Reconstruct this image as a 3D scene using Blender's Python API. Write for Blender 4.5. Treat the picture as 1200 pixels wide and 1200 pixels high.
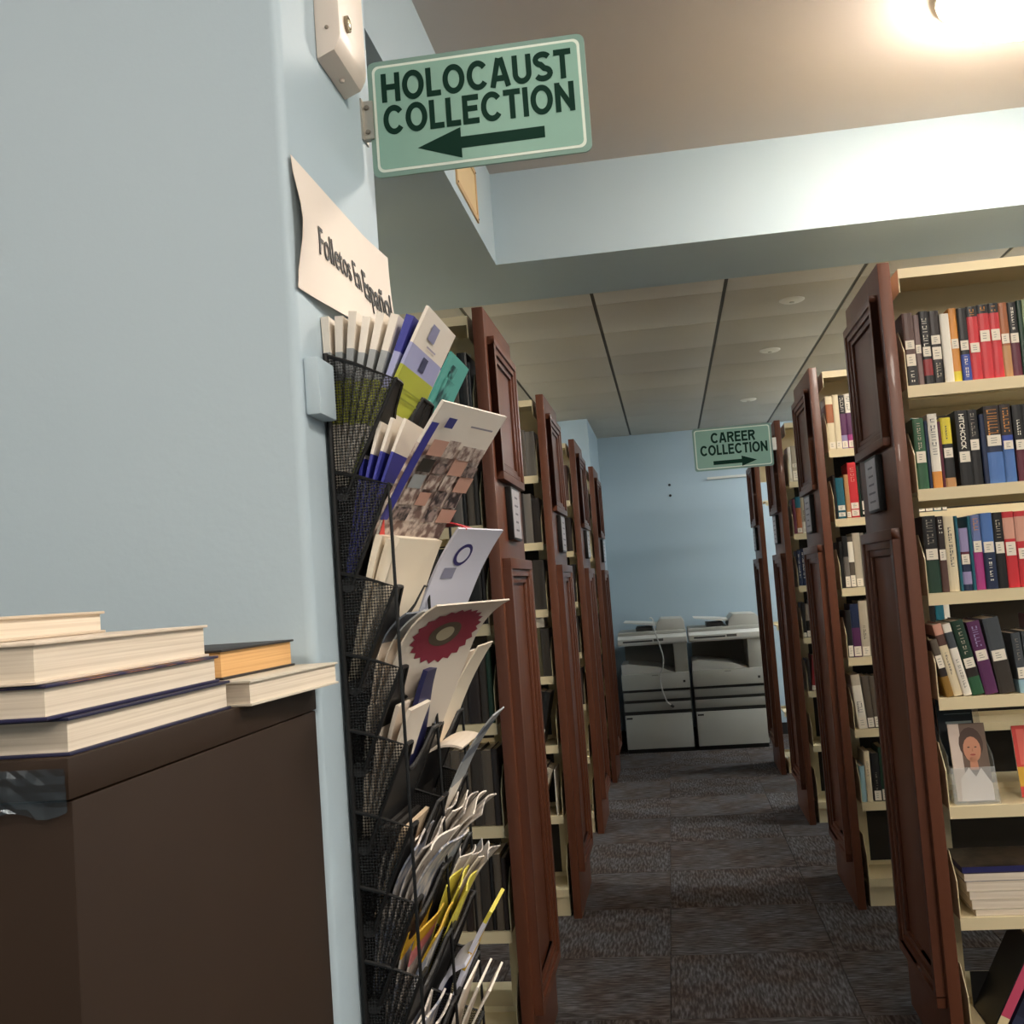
import bpy, bmesh, math, random
from mathutils import Vector, Matrix
for o in list(bpy.data.objects): bpy.data.objects.remove(o)
sc = bpy.context.scene
COL = sc.collection
rnd = random.Random(7)

# ------------------------------------------------------------------ camera
cam = bpy.data.cameras.new('camera'); camo = bpy.data.objects.new('camera', cam); COL.objects.link(camo)
cam.sensor_fit = 'HORIZONTAL'; cam.sensor_width = 36.0; cam.lens = 1285.8 / 1200 * 36; cam.clip_start = .02
fw = Vector((-0.13735, 0.98799, 0.07071)); rt = Vector((0.98715, 0.14243, -0.07249)); up = Vector((0.08169, -0.05985, 0.99486))
m = Matrix((rt, up, -fw)).transposed().to_4x4(); m.translation = Vector((0, 0, 1.4284)); camo.matrix_world = m
sc.camera = camo
# ------------------------------------------------------------------ world, exposure
w = bpy.data.worlds.new('world'); sc.world = w; w.use_nodes = True
w.node_tree.nodes['Background'].inputs[0].default_value = (1.0, .97, .93, 1)
w.node_tree.nodes['Background'].inputs[1].default_value = .06
sc.view_settings.view_transform = 'Standard'; sc.view_settings.look = 'None'; sc.view_settings.gamma = 1
sc.view_settings.use_curve_mapping = False
sc.view_settings.exposure = 0.95
TRAY_LAMPS = [(1.17, 3.22, 44), (1.22, .4, 40), (1.22, -2.2, 36), (-1.4, -.9, 30), (-1.4, -3.0, 22), (3.2, 1.7, 26), (3.2, -1.0, 22)]     # x, y, emission strength
STRIP_LAMPS = [(2.3, 5.89, 30), (2.3, 7.48, 34), (2.3, 9.07, 44), (-2.3, 5.89, 30), (-2.3, 7.48, 34), (3.9, 4.3, 20), (-2.3, 4.35, 26)]

# ------------------------------------------------------------------ helpers
def lin(c):
    if isinstance(c, str):
        c = tuple(int(c[i:i+2], 16) / 255 for i in (0, 2, 4))
    return tuple((x / 12.92 if x <= .04045 else ((x + .055) / 1.055) ** 2.4) for x in c)
MC = {}
def mat(name, col='808080', rough=.6, metal=0, spec=.4, noise=None, bump=None, emit=None, coat=0, alpha=None):
    """noise=(scale xyz, amount, second colour); bump=(scale, strength)"""
    if name in MC: return MC[name]
    M = bpy.data.materials.new(name); M.use_nodes = True; nt = M.node_tree; b = nt.nodes['Principled BSDF']
    c = lin(col); b.inputs['Base Color'].default_value = (*c, 1)
    b.inputs['Roughness'].default_value = rough; b.inputs['Metallic'].default_value = metal
    b.inputs['Specular IOR Level'].default_value = spec; b.inputs['Coat Weight'].default_value = coat
    tc = nt.nodes.new('ShaderNodeTexCoord')
    if noise:
        mp = nt.nodes.new('ShaderNodeMapping'); mp.inputs['Scale'].default_value = noise[0]
        nz = nt.nodes.new('ShaderNodeTexNoise'); nz.inputs['Scale'].default_value = 1; nz.inputs['Detail'].default_value = 4
        rp = nt.nodes.new('ShaderNodeValToRGB'); e = rp.color_ramp.elements
        e[0].position = .5 - noise[1]; e[1].position = .5 + noise[1]
        e[0].color = (*c, 1); e[1].color = (*lin(noise[2]), 1)
        nt.links.new(tc.outputs['Object'], mp.inputs[0]); nt.links.new(mp.outputs[0], nz.inputs['Vector'])
        nt.links.new(nz.outputs['Fac'], rp.inputs[0]); nt.links.new(rp.outputs[0], b.inputs['Base Color'])
    if bump:
        nb = nt.nodes.new('ShaderNodeTexNoise'); nb.inputs['Scale'].default_value = bump[0]; nb.inputs['Detail'].default_value = 3
        bp = nt.nodes.new('ShaderNodeBump'); bp.inputs['Strength'].default_value = bump[1]; bp.inputs['Distance'].default_value = .005
        nt.links.new(tc.outputs['Object'], nb.inputs['Vector']); nt.links.new(nb.outputs['Fac'], bp.inputs['Height']); nt.links.new(bp.outputs[0], b.inputs['Normal'])
    if emit:
        b.inputs['Emission Color'].default_value = (*emit[0], 1); b.inputs['Emission Strength'].default_value = emit[1]
    if alpha is not None: b.inputs['Alpha'].default_value = alpha
    MC[name] = M; return M
def C(col, rough=.5):
    return mat('paint_' + col + ('' if rough == .5 else '_%d' % int(rough * 100)), col, rough)

class MB:
    """collects geometry for one mesh"""
    def __init__(s): s.v = []; s.f = []; s.mi = []; s.mats = []; s.sm = False
    def m(s, M):
        if M not in s.mats: s.mats.append(M)
        return s.mats.index(M)
    def poly(s, pts, M):
        n = len(s.v); s.v += [tuple(p) for p in pts]; s.f.append(list(range(n, n + len(pts)))); s.mi.append(s.m(M))
    def box(s, x0, x1, y0, y1, z0, z1, M, R=None):
        n = len(s.v)
        P = [(x0, y0, z0), (x1, y0, z0), (x1, y1, z0), (x0, y1, z0), (x0, y0, z1), (x1, y0, z1), (x1, y1, z1), (x0, y1, z1)]
        if R is not None: P = [tuple(R @ Vector(p)) for p in P]
        s.v += P; k = s.m(M)
        for q in ((0, 3, 2, 1), (4, 5, 6, 7), (0, 1, 5, 4), (1, 2, 6, 5), (2, 3, 7, 6), (3, 0, 4, 7)):
            s.f.append([n + i for i in q]); s.mi.append(k)
        return s
    def prism(s, pts, axis, a, b, M, cap=True):
        """pts: 2D outline in the two other axes (order xyz without axis), extruded from a to b along axis"""
        def P(p, t):
            l = list(p); l.insert(axis, t); return tuple(l)
        n = len(s.v); N = len(pts); s.v += [P(p, a) for p in pts] + [P(p, b) for p in pts]; k = s.m(M)
        for i in range(N):
            j = (i + 1) % N; s.f.append([n + i, n + j, n + N + j, n + N + i]); s.mi.append(k)
        if cap:
            s.f.append([n + i for i in range(N)][::-1]); s.mi.append(k)
            s.f.append([n + N + i for i in range(N)]); s.mi.append(k)
        return s
    def tube(s, path, r, M, seg=8):
        path = [Vector(p) for p in path]; k = s.m(M); rings = []
        for i, p in enumerate(path):
            d = (path[min(i + 1, len(path) - 1)] - path[max(i - 1, 0)]).normalized()
            a = d.orthogonal().normalized() if i == 0 else (rings_a - d * rings_a.dot(d)).normalized()
            rings_a = a; b = d.cross(a); n = len(s.v)
            for q in range(seg):
                t = 2 * math.pi * q / seg; s.v.append(tuple(p + r * (a * math.cos(t) + b * math.sin(t))))
            rings.append(n)
        for i in range(len(rings) - 1):
            for q in range(seg):
                s.f.append([rings[i] + q, rings[i] + (q + 1) % seg, rings[i + 1] + (q + 1) % seg, rings[i + 1] + q]); s.mi.append(k)
        s.f.append([rings[0] + q for q in range(seg)][::-1]); s.mi.append(k)
        s.f.append([rings[-1] + q for q in range(seg)]); s.mi.append(k)
        return s
    def lathe(s, prof, c, M, seg=24, axis=2):
        k = s.m(M); n = len(s.v); N = len(prof)
        for r, h in prof:
            for q in range(seg):
                t = 2 * math.pi * q / seg; a, b = r * math.cos(t), r * math.sin(t)
                s.v.append((c[0] + a, c[1] + b, c[2] + h) if axis == 2 else ((c[0] + h, c[1] + a, c[2] + b) if axis == 0 else (c[0] + a, c[1] + h, c[2] + b)))
        for i in range(N - 1):
            for q in range(seg):
                s.f.append([n + i * seg + q, n + i * seg + (q + 1) % seg, n + (i + 1) * seg + (q + 1) % seg, n + (i + 1) * seg + q]); s.mi.append(k)
        s.f.append([n + q for q in range(seg)][::-1]); s.mi.append(k)
        s.f.append([n + (N - 1) * seg + q for q in range(seg)]); s.mi.append(k)
        return s
    def mesh(s, name, bevel=0):
        me = bpy.data.meshes.new(name); me.from_pydata(s.v, [], s.f)
        for M in s.mats: me.materials.append(M)
        me.polygons.foreach_set('material_index', s.mi)
        bm = bmesh.new(); bm.from_mesh(me)
        if bevel:
            bmesh.ops.remove_doubles(bm, verts=bm.verts, dist=1e-5)
            es = [e for e in bm.edges if len(e.link_faces) == 2 and e.calc_face_angle(0) > .6]
            bmesh.ops.bevel(bm, geom=es, offset=bevel, segments=2, profile=.6, affect='EDGES', clamp_overlap=True)
        bmesh.ops.recalc_face_normals(bm, faces=bm.faces)
        bm.to_mesh(me); bm.free()
        if s.sm or bevel:
            me.polygons.foreach_set('use_smooth', [True] * len(me.polygons))
            me.set_sharp_from_angle(angle=.3 if bevel else .7)
        me.update(); return me
    def build(s, name, parent=None, bevel=0, **k):
        return put(name, s.mesh(name, bevel), parent, **k)
def put(name, data, parent=None, loc=None, label=None, cat=None, group=None, kind=None):
    o = bpy.data.objects.new(name, data); COL.objects.link(o)
    if parent is not None: o.parent = parent
    if loc is not None: o.location = loc
    if label: o['label'] = label
    if cat: o['category'] = cat
    if group: o['group'] = group
    if kind: o['kind'] = kind
    return o
def thing(name, label, cat, loc=(0, 0, 0), group=None):
    return put(name, None, None, loc, label, cat, group)
def text_mesh(txt, width, M, name='lettering', bold=.0, height=None, spacing=1.0):
    """lettering in the local XZ plane facing -Y, origin at its lower left; scaled to width (and height)"""
    cu = bpy.data.curves.new(name, 'FONT'); cu.body = txt; cu.size = 1; cu.offset = bold; cu.extrude = .008; cu.space_character = spacing; cu.resolution_u = 3
    ob = bpy.data.objects.new(name, cu); COL.objects.link(ob); bpy.context.view_layer.update()
    dg = bpy.context.evaluated_depsgraph_get(); me = bpy.data.meshes.new_from_object(ob.evaluated_get(dg))
    bpy.data.objects.remove(ob)
    xs = [v.co.x for v in me.vertices]; ys = [v.co.y for v in me.vertices]
    x0, x1, y0, y1 = min(xs), max(xs), min(ys), max(ys); sx = width / (x1 - x0); sy = sx if height is None else height / (y1 - y0)
    for v in me.vertices:
        v.co = ((v.co.x - x0) * sx, -v.co.z * .05, (v.co.y - y0) * sy)
    me.materials.clear(); me.materials.append(M); return me
ORD = ['first', 'second', 'third', 'fourth', 'fifth', 'sixth', 'seventh', 'eighth', 'ninth', 'tenth', 'eleventh', 'twelfth', 'thirteenth', 'fourteenth', 'fifteenth', 'sixteenth', 'seventeenth', 'eighteenth', 'nineteenth', 'twentieth', 'twenty-first', 'twenty-second', 'twenty-third', 'twenty-fourth']

# ------------------------------------------------------------------ materials of the place
WALL = mat('blue_wall_paint', 'aec0ca', .55, bump=(90, .06), noise=((1.2, 1.2, 1.2), .4, 'b2c3cc'))
CEIL = mat('ceiling_paint', 'c6bdb8', .8, bump=(60, .05))
TILE = mat('acoustic_tile', 'cdc6ba', .9, noise=((260, 260, 260), .2, 'bdb6aa'), bump=(320, .35))
GRID = mat('dark_ceiling_tee', '4d473c', .6)
CREAM = mat('cream_enamel_steel', 'e2d2ab', .42, noise=((3, 3, 3), .4, 'dccba3'))
WOOD = mat('cherry_wood', '5d3320', .4, noise=((38, 38, 1.6), .25, '6a3d28'), spec=.45, coat=.08)
BROWN = mat('dark_brown_laminate', '2b1e14', .55, spec=.25, noise=((6, 6, 6), .35, '302217'))
PAGES = mat('page_block', 'e6d9c6', .85, noise=((3, 3, 420), .12, 'd3c4af'))
PAGESV = mat('page_block_upright', 'e0d2bc', .85, noise=((420, 3, 3), .12, 'cdbda4'))
TAN = mat('orange_tan_pages', 'e2b377', .85, noise=((3, 3, 420), .12, 'd2a066'))
BLACK = mat('black_steel', '131313', .45)
def mesh_mat():
    M = bpy.data.materials.new('black_wire_mesh'); M.use_nodes = True; nt = M.node_tree; b = nt.nodes['Principled BSDF']
    b.inputs['Base Color'].default_value = (.012, .012, .012, 1); b.inputs['Roughness'].default_value = .5
    tc = nt.nodes.new('ShaderNodeTexCoord'); mp = nt.nodes.new('ShaderNodeMapping'); mp.inputs['Rotation'].default_value = (0.785, 0.0, 0.0)
    mp.inputs['Rotation'].default_value = (0, .785, 0); mp.inputs['Scale'].default_value = (420, 420, 420)
    ck = nt.nodes.new('ShaderNodeTexChecker'); ck.inputs['Scale'].default_value = 1
    ck.inputs['Color1'].default_value = (.75, .75, .75, 1); ck.inputs['Color2'].default_value = (.05, .05, .05, 1)
    nt.links.new(tc.outputs['Object'], mp.inputs[0]); nt.links.new(mp.outputs[0], ck.inputs['Vector']); nt.links.new(ck.outputs['Color'], b.inputs['Alpha'])
    MC[M.name] = M; return M
MESH = mesh_mat()
def carpet_mat():
    M = bpy.data.materials.new('woven_carpet'); M.use_nodes = True; nt = M.node_tree; b = nt.nodes['Principled BSDF']; b.inputs['Roughness'].default_value = .95
    b.inputs['Specular IOR Level'].default_value = .1
    tc = nt.nodes.new('ShaderNodeTexCoord')
    mp = nt.nodes.new('ShaderNodeMapping'); mp.inputs['Scale'].default_value = (110, 16, 1)
    nz = nt.nodes.new('ShaderNodeTexNoise'); nz.inputs['Scale'].default_value = 1; nz.inputs['Detail'].default_value = 3
    rp = nt.nodes.new('ShaderNodeValToRGB'); e = rp.color_ramp.elements
    e[0].position = .36; e[0].color = (*lin('3d3836'), 1); e[1].position = .66; e[1].color = (*lin('6a696a'), 1)
    k = e.new(.5); k.color = (*lin('504c4b'), 1)
    n2 = nt.nodes.new('ShaderNodeTexNoise'); n2.inputs['Scale'].default_value = 5; n2.inputs['Detail'].default_value = 3
    r2 = nt.nodes.new('ShaderNodeValToRGB'); r2.color_ramp.elements[0].color = (.82, .66, .56, 1); r2.color_ramp.elements[1].color = (1, 1, 1, 1)
    r2.color_ramp.elements[0].position = .38; r2.color_ramp.elements[1].position = .6
    mx = nt.nodes.new('ShaderNodeMix'); mx.data_type = 'RGBA'; mx.blend_type = 'MULTIPLY'; mx.inputs['Factor'].default_value = 1
    nt.links.new(tc.outputs['Object'], mp.inputs[0]); nt.links.new(mp.outputs[0], nz.inputs['Vector']); nt.links.new(nz.outputs['Fac'], rp.inputs[0])
    nt.links.new(tc.outputs['Object'], n2.inputs['Vector']); nt.links.new(n2.outputs['Fac'], r2.inputs[0])
    nt.links.new(rp.outputs[0], mx.inputs['A']); nt.links.new(r2.outputs[0], mx.inputs['B']); nt.links.new(mx.outputs['Result'], b.inputs['Base Color'])
    bp = nt.nodes.new('ShaderNodeBump'); bp.inputs['Strength'].default_value = .7; bp.inputs['Distance'].default_value = .006
    nt.links.new(nz.outputs['Fac'], bp.inputs['Height']); nt.links.new(bp.outputs[0], b.inputs['Normal'])
    MC[M.name] = M; return M
CARPET = carpet_mat()

# ------------------------------------------------------------------ the setting
YW = 9.967; ZT = 2.748; ZS = 2.70; ZC = 3.065; XCOL = -.384; YCOL = 1.15
fl = MB().box(-4.6, 4.6, -4.6, YW + .1, -.1, -.006, CARPET).build('floor', kind='structure')
ctm = MB().box(-.3035, .3035, -.3035, .3035, -.006, 0, CARPET).mesh('carpet_tile')
ix = 0
for i in range(-3, 5):
    for j in range(2, 17):
        o = put('carpet_tile', ctm, fl, (.19 + i * .61, .35 + j * .61, 0)); o.rotation_euler.z = (math.pi / 2) * ((i + j) % 2) + math.pi * rnd.randrange(2)
        ix += 1
MB().box(-4.6, 4.6, -4.6, 4.3, ZC, ZC + .1, CEIL).build('ceiling', kind='structure')
# soffit: rear bulkhead over the shelf fronts and the side bulkhead left of the tray, one L-shaped mass
MB().box(-4.6, 4.6, 4.18, 4.76, ZS, ZC + .05, WALL).build('wall_soffit', kind='structure')
sof = MB().box(-4.6, -.573, YCOL + .3, 4.18, ZS, ZC + .05, WALL).build('wall_side_soffit', kind='structure')
ct = MB().box(-4.6, 4.6, 4.76, YW + .1, ZT + .02, ZT + .1, TILE).build('ceiling', kind='structure')
tm = MB().box(-.2965, .2965, -.3025, .3025, 0, .02, TILE).mesh('ceiling_tile', bevel=.0025)
for i in range(-3, 4):
    xg = -.25 + .61 * i
    mb = MB(); mb.box(xg - .0085, xg + .0085, 4.76, YW, ZT + .005, ZT + .019, GRID); mb.build('ceiling_tee', ct)
    for j in range(0, 9):
        yc = 5.165 - .305 + .61 * j
        if yc > YW: continue
        if i == 3 and j < 0: continue
        put('ceiling_tile', tm, ct, (xg + .305, yc, ZT))
# walls
mb = MB(); r_ = .012
pts = [(-4.6, YCOL), (XCOL - r_, YCOL)] + [(XCOL - r_ + r_ * math.sin(a), YCOL + r_ - r_ * math.cos(a)) for a in (.4, .8, 1.2)] + [(XCOL, YCOL + r_), (XCOL, 1.545), (-4.6, 1.545)]
mb.prism(pts, 2, 0, ZC, WALL); wl = mb.build('wall_left', kind='structure')
wl.data.polygons.foreach_set('use_smooth', [True] * len(wl.data.polygons)); wl.data.set_sharp_from_angle(angle=.6)
we = MB().box(-4.6, 4.6, YW, YW + .1, 0, 3.2, WALL).build('wall_end', kind='structure')
MB().box(-4.6, -.555, 8.72, YW, 0, 2.9, WALL).build('wall_alcove', kind='structure')
MB().box(-4.7, -4.6, -4.6, YW, 0, 3.2, WALL).build('wall_far_left', kind='structure')
MB().box(4.6, 4.7, -4.6, YW, 0, 3.2, WALL).build('wall_right', kind='structure')
MB().box(-4.6, 4.6, -4.7, -4.6, 0, 3.2, WALL).build('wall_back', kind='structure')
BASEB = C('24211f', .5)
MB().box(-.555, 4.6, YW - .012, YW, 0, .1, BASEB).build('baseboard_end', kind='structure')
MB().box(-.555, -.543, 8.72, YW - .012, 0, .1, BASEB).build('baseboard_alcove', kind='structure')
# two screw holes and a pale rail on the end wall
for z in (2.268, 2.172):
    mb = MB(); mb.lathe([(.001, 0), (.012, 0), (.009, -.008), (.001, -.009)], (.062, YW, z), C('101010'), 10, axis=1)
    mb.build('wall_anchor', label='small black wall anchor, %s of two on the far blue wall' % ('upper' if z > 2.2 else 'lower'), cat='wall anchor', group='wall anchors')
mb = MB(); mb.box(.40, .92, YW - .03, YW, 2.285, 2.297, C('d8d6cc')); mb.box(.40, .92, YW - .03, YW - .024, 2.297, 2.305, C('d8d6cc'))
mb.build('wall_rail', label='thin pale rail on the far blue wall below the career sign', cat='rail')
# access vent on the tray's side wall
vt = thing('wall_vent', 'tan framed access vent on the bulkhead behind the green sign', 'vent', (-.573, 3.58, 2.83))
mb = MB(); T = C('c9a678')
for a in ((0, .006, -.2, .2, .075, .095), (0, .006, -.2, .2, -.095, -.075), (0, .006, -.2, -.18, -.075, .075), (0, .006, .18, .2, -.075, .075)): mb.box(*a, T)
mb.build('vent_frame', vt)
MB().box(0, .003, -.18, .18, -.075, .075, C('d9bf92')).build('vent_panel', vt)
for z in (-.085, .085):
    for y in (-.19, .19): MB().lathe([(.004, .006), (.003, .008), (.001, .0085)], (0, y, z), C('5a4a35'), 8, axis=0).build('screw', vt)

# ------------------------------------------------------------------ lamps
def lampmat(st, cool=False):
    return mat('lamp_diffuser_%g%s' % (st, '_cool' if cool else ''), 'f5efe2', .4, emit=((.93, .98, 1.0) if cool else (1.0, .9, .79), st))
prof = [(.02, -.125), (.1, -.12), (.17, -.105), (.22, -.08), (.245, -.05), (.25, -.02)]
for i, (x, y, st) in enumerate(TRAY_LAMPS):
    where = ['over the front right bookcase', 'over the aisle right of the camera', 'in the row behind the camera', 'over the room left of the camera', 'at the far left behind the camera', 'farther right over the room', 'at the far right behind the camera'][i]
    L = thing('ceiling_lamp', 'round glowing ceiling dome lamp ' + where, 'lamp', (x, y, ZC), 'ceiling dome lamps')
    a = MB(); a.sm = True; a.lathe(prof, (0, 0, 0), lampmat(st)); a.build('diffuser', L)
    a = MB(); a.sm = True; a.lathe([(.262, -.022), (.27, -.02), (.27, 0), (.25, 0)], (0, 0, 0), C('e8e4da')); a.build('trim_ring', L)
for i, (x, y, st) in enumerate(STRIP_LAMPS):
    z = ZT if y > 4.76 else ZS
    L = thing('strip_lamp', 'long fluorescent strip lamp above the cross aisle, ' + ['third from the soffit on the right', 'fourth from the soffit on the right', 'by the end wall on the right', 'second from the soffit on the left', 'third from the soffit on the left', 'under the soffit on the right', 'under the soffit on the left'][i], 'lamp', (x, y, z), 'strip lamps over the cross aisles')
    mb = MB(); mb.box(-.62, .62, -.09, .09, -.04, 0, C('e6e3d8')); mb.build('housing', L)
    mb = MB(); mb.box(-.6, .6, -.07, .07, -.075, -.041, lampmat(st, True)); mb.build('diffuser', L, bevel=.01)
for i, y in enumerate((5.46, 6.66, 8.5)):
    L = thing('ceiling_disc', 'small white round fitting in the tile ceiling, %s' % ['nearest to the soffit', 'middle of the row', 'farthest, above the career sign'][i], 'ceiling fitting', (.702, y, ZT), 'round fittings in the tile ceiling')
    a = MB(); a.sm = True; a.lathe([(.028, -.012), (.05, -.010), (.062, -.003), (.062, 0)], (0, 0, 0), C('e9e4d8')); a.build('cover', L)
    a = MB(); a.sm = True; a.lathe([(.004, -.017), (.012, -.016), (.014, -.012)], (0, 0, 0), C('cfc9bb')); a.build('nozzle', L)

# ------------------------------------------------------------------ bookcases
XLO = -.5273; XRO = .6938; PT = .035; H = 2.286; PW = .57; YP = 3.22; SP = 1.588
SZ = [1.93, 1.63, 1.332, 1.037, .735, .43, .115]
PANELNAME = {1: 'right', -1: 'left'}
NEAR = ['nearest', 'second', 'third', 'farthest']
def frame_bars(mb, xf, s, y0, y1, z0, z1, M, wd=.05, th=.022):
    """picture-frame moulding on the aisle face at x = xf, standing out by th towards the aisle (direction -s)"""
    def bar(a, b, c, d, t): mb.box(min(xf, xf - s * t), max(xf, xf - s * t), a, b, c, d, M)
    for k, (o, t) in enumerate(((0, th), (wd * .42, th * .72), (wd * .72, th * .4))):
        e = [wd * .42, wd * .3, wd * .28][k]
        bar(y0 + o, y1 - o, z1 - o - e, z1 - o, t); bar(y0 + o, y1 - o, z0 + o, z0 + o + e, t)
        bar(y0 + o, y0 + o + e, z0 + o + e, z1 - o - e, t); bar(y1 - o - e, y1 - o, z0 + o + e, z1 - o - e, t)
def bookcase(side, k, xlen=1.25, rear=True, full=False):
    y = YP + SP * k; s = side
    root = thing('bookcase', 'cream steel bookcase with cherry wood end panel, %s on the %s side of the aisle' % (NEAR[k], PANELNAME[s]), 'bookcase', (0, y, 0), 'library bookcases along the aisle')
    xo = XRO if s > 0 else XLO; xi = xo - s * PT
    ep = MB().box(min(xo, xi), max(xo, xi), 0, PW, 0, H, WOOD).build('end_panel', root, bevel=.003)
    mb = MB(); frame_bars(mb, xi, s, .045, PW - .045, 1.765, 2.205, WOOD, .06); mb.build('upper_moulding', ep, bevel=.002)
    mb = MB(); frame_bars(mb, xi, s, .03, PW - .03, .19, 1.525, WOOD, .075, .026); mb.build('lower_moulding', ep, bevel=.002)
    xa = xi - s * .02; mb = MB()
    f0, f1, g0, g1 = .19, .37, 1.585, 1.755
    mb.box(min(xi, xa), max(xi, xa), f0, f1, g0, g1, C('15110f', .35)); mb.build('sign_frame', ep, bevel=.002)
    xb = xa - s * .0015; mb = MB(); mb.box(min(xa, xb), max(xa, xb), f0 + .008, f1 - .008, g0 + .008, g1 - .008, mat('sign_sheet', 'c3bfc2', .5, noise=((30, 30, 30), .3, 'aaa8ae')))
    for q in range(5):
        zz = g1 - .03 - q * .026; L_ = rnd.uniform(.05, .11); xc_ = xb - s * .0006
        mb.box(min(xb, xc_), max(xb, xc_), (f0 + f1) / 2 - L_ / 2, (f0 + f1) / 2 + L_ / 2, zz - .006, zz, C('6b6870'))
    mb.build('sign_sheet', ep, label='pale printed range sheet')
    g = .025 if s > 0 else .018
    xs = xo + s * g; xe = xs + s * xlen; x0, x1 = min(xs, xe), max(xs, xe)
    sparse = s == 1 and k == 3
    for z in (SZ if not sparse else [1.93, 1.04, .43, .115]):
        last = z == SZ[-1]
        for rr in (0, 1):
            if rr and (not rear or sparse): continue
            ya, yb = (.04, .27) if rr == 0 else (PW - .04, .30)
            q0, q1 = min(ya, yb), max(ya, yb); e = ya + (.003 if rr == 0 else -.003)
            mb = MB(); mb.box(x0, x1, q0, q1, z - .006, z, CREAM)
            mb.box(x0, x1, min(ya, e), max(ya, e), z - .034, z - .006, CREAM)
            if rr == 0: mb.box(x0, x1, q1 - .004, q1, z, z + .018, CREAM)
            mb.build('shelf', root)
            if not sparse:
                # end bracket: upright plate with a sloped front
                pl = [(q0 + .0, z), (q1, z), (q1, z + .17), (q0 + .06, z + .17), (q0 + .0, z + .1)] if rr == 0 else [(q1, z), (q1, z + .1), (q1 - .06, z + .17), (q0, z + .17), (q0, z)]
                mb = MB(); mb.prism(pl, 0, min(xs, xs + s * .0025), max(xs, xs + s * .0025), CREAM); mb.build('bracket', root)
    mb = MB(); mb.box(x0, x1, .05, PW - .05, 0, SZ[-1] - .035, CREAM); mb.build('base', root)
    mb = MB(); mb.box(x0, x1, .02, PW - .02, 2.262, 2.268, CREAM); mb.box(x0, x1, .02, .023, 2.24, 2.262, CREAM); mb.box(x0, x1, PW - .023, PW - .02, 2.24, 2.262, CREAM)
    mb.box(xs if s > 0 else xs - .003, xs + .003 if s > 0 else xs, .023, PW - .023, 2.2, 2.262, CREAM); mb.build('canopy', root)
    mb = MB(); mb.box(x0, x1, .283, .287, 2.09, 2.262, CREAM); mb.box(x0, x1, .276, .294, 2.085, 2.092, CREAM); mb.build('back_panel', root)
    if full:  # added full-height sheet; its dark colour paints in the shade behind the books
        mb = MB(); mb.box(x0, x1, .283, .287, .12, 2.084, C('2b251e', .7)); mb.build('back_panel', root, label='dark brown sheet standing in for the unlit shelf interior')
    for xu in ((xs + s * .0, xs + s * .915) if not sparse else (xs + s * .85,)):
        mb = MB(); mb.box(min(xu, xu + s * .05), max(xu, xu + s * .05), .272, .298, 0, 2.24, CREAM); mb.build('upright', root)
    return root
RANGES = {}
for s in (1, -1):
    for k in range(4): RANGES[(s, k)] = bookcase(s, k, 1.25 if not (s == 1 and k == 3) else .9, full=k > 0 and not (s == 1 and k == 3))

# ------------------------------------------------------------------ books
CN = {'k': ('1b1918', 'black'), 'bk': ('2b211d', 'brown-black'), 'br': ('5a4038', 'brown'), 'mv': ('7f6a66', 'mauve-grey'), 'w': ('e9e2d2', 'white'), 'cr': ('e2d3b0', 'cream'),
      'or': ('d9913f', 'orange'), 'ye': ('e3cf3a', 'yellow'), 'bl': ('31489a', 'blue'), 're': ('c92f36', 'red'), 'rd': ('8d2a2c', 'dark red'), 'mr': ('5e2333', 'maroon'),
      'gr': ('2f5a3c', 'green'), 'dg': ('1f3a2a', 'dark green'), 'lg': ('a9b98e', 'pale green'), 'nv': ('1f2a46', 'navy'), 'te': ('1f6070', 'teal'), 'mg': ('a83d7e', 'magenta'), 'pk': ('d0607c', 'pink'),
      'pu': ('5a2c55', 'purple'), 'sl': ('44484c', 'slate grey'), 'gy': ('6d6760', 'grey'), 'gb': ('5b5145', 'grey-brown'), 'dgb': ('3a332c', 'dark grey-brown'), 'ta': ('b98a5a', 'tan'),
      'be': ('b9ae98', 'beige'), 'sk': ('9cc0cc', 'sky blue'), 'pb': ('6d7aa8', 'purple-blue'), 'ob': ('a5623a', 'orange-brown'), 'sb': ('4f74b0', 'mid blue'), 'sa': ('d8a08a', 'salmon'),
      'gl': ('8c8478', 'light grey'), 'ol': ('4a452f', 'olive'), 'bo': ('3fae4a', 'bright green'), 'gd': ('8d6a2c', 'gold-brown'), 'lv': ('9a8fb5', 'lavender')}
LABELM = mat('spine_label', 'ece2cf', .7)
def bookmat(code):
    return mat('cover_' + code, CN[code][0], .38, spec=.45, noise=((60, 60, 25), .35, CN[code][0]))
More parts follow.
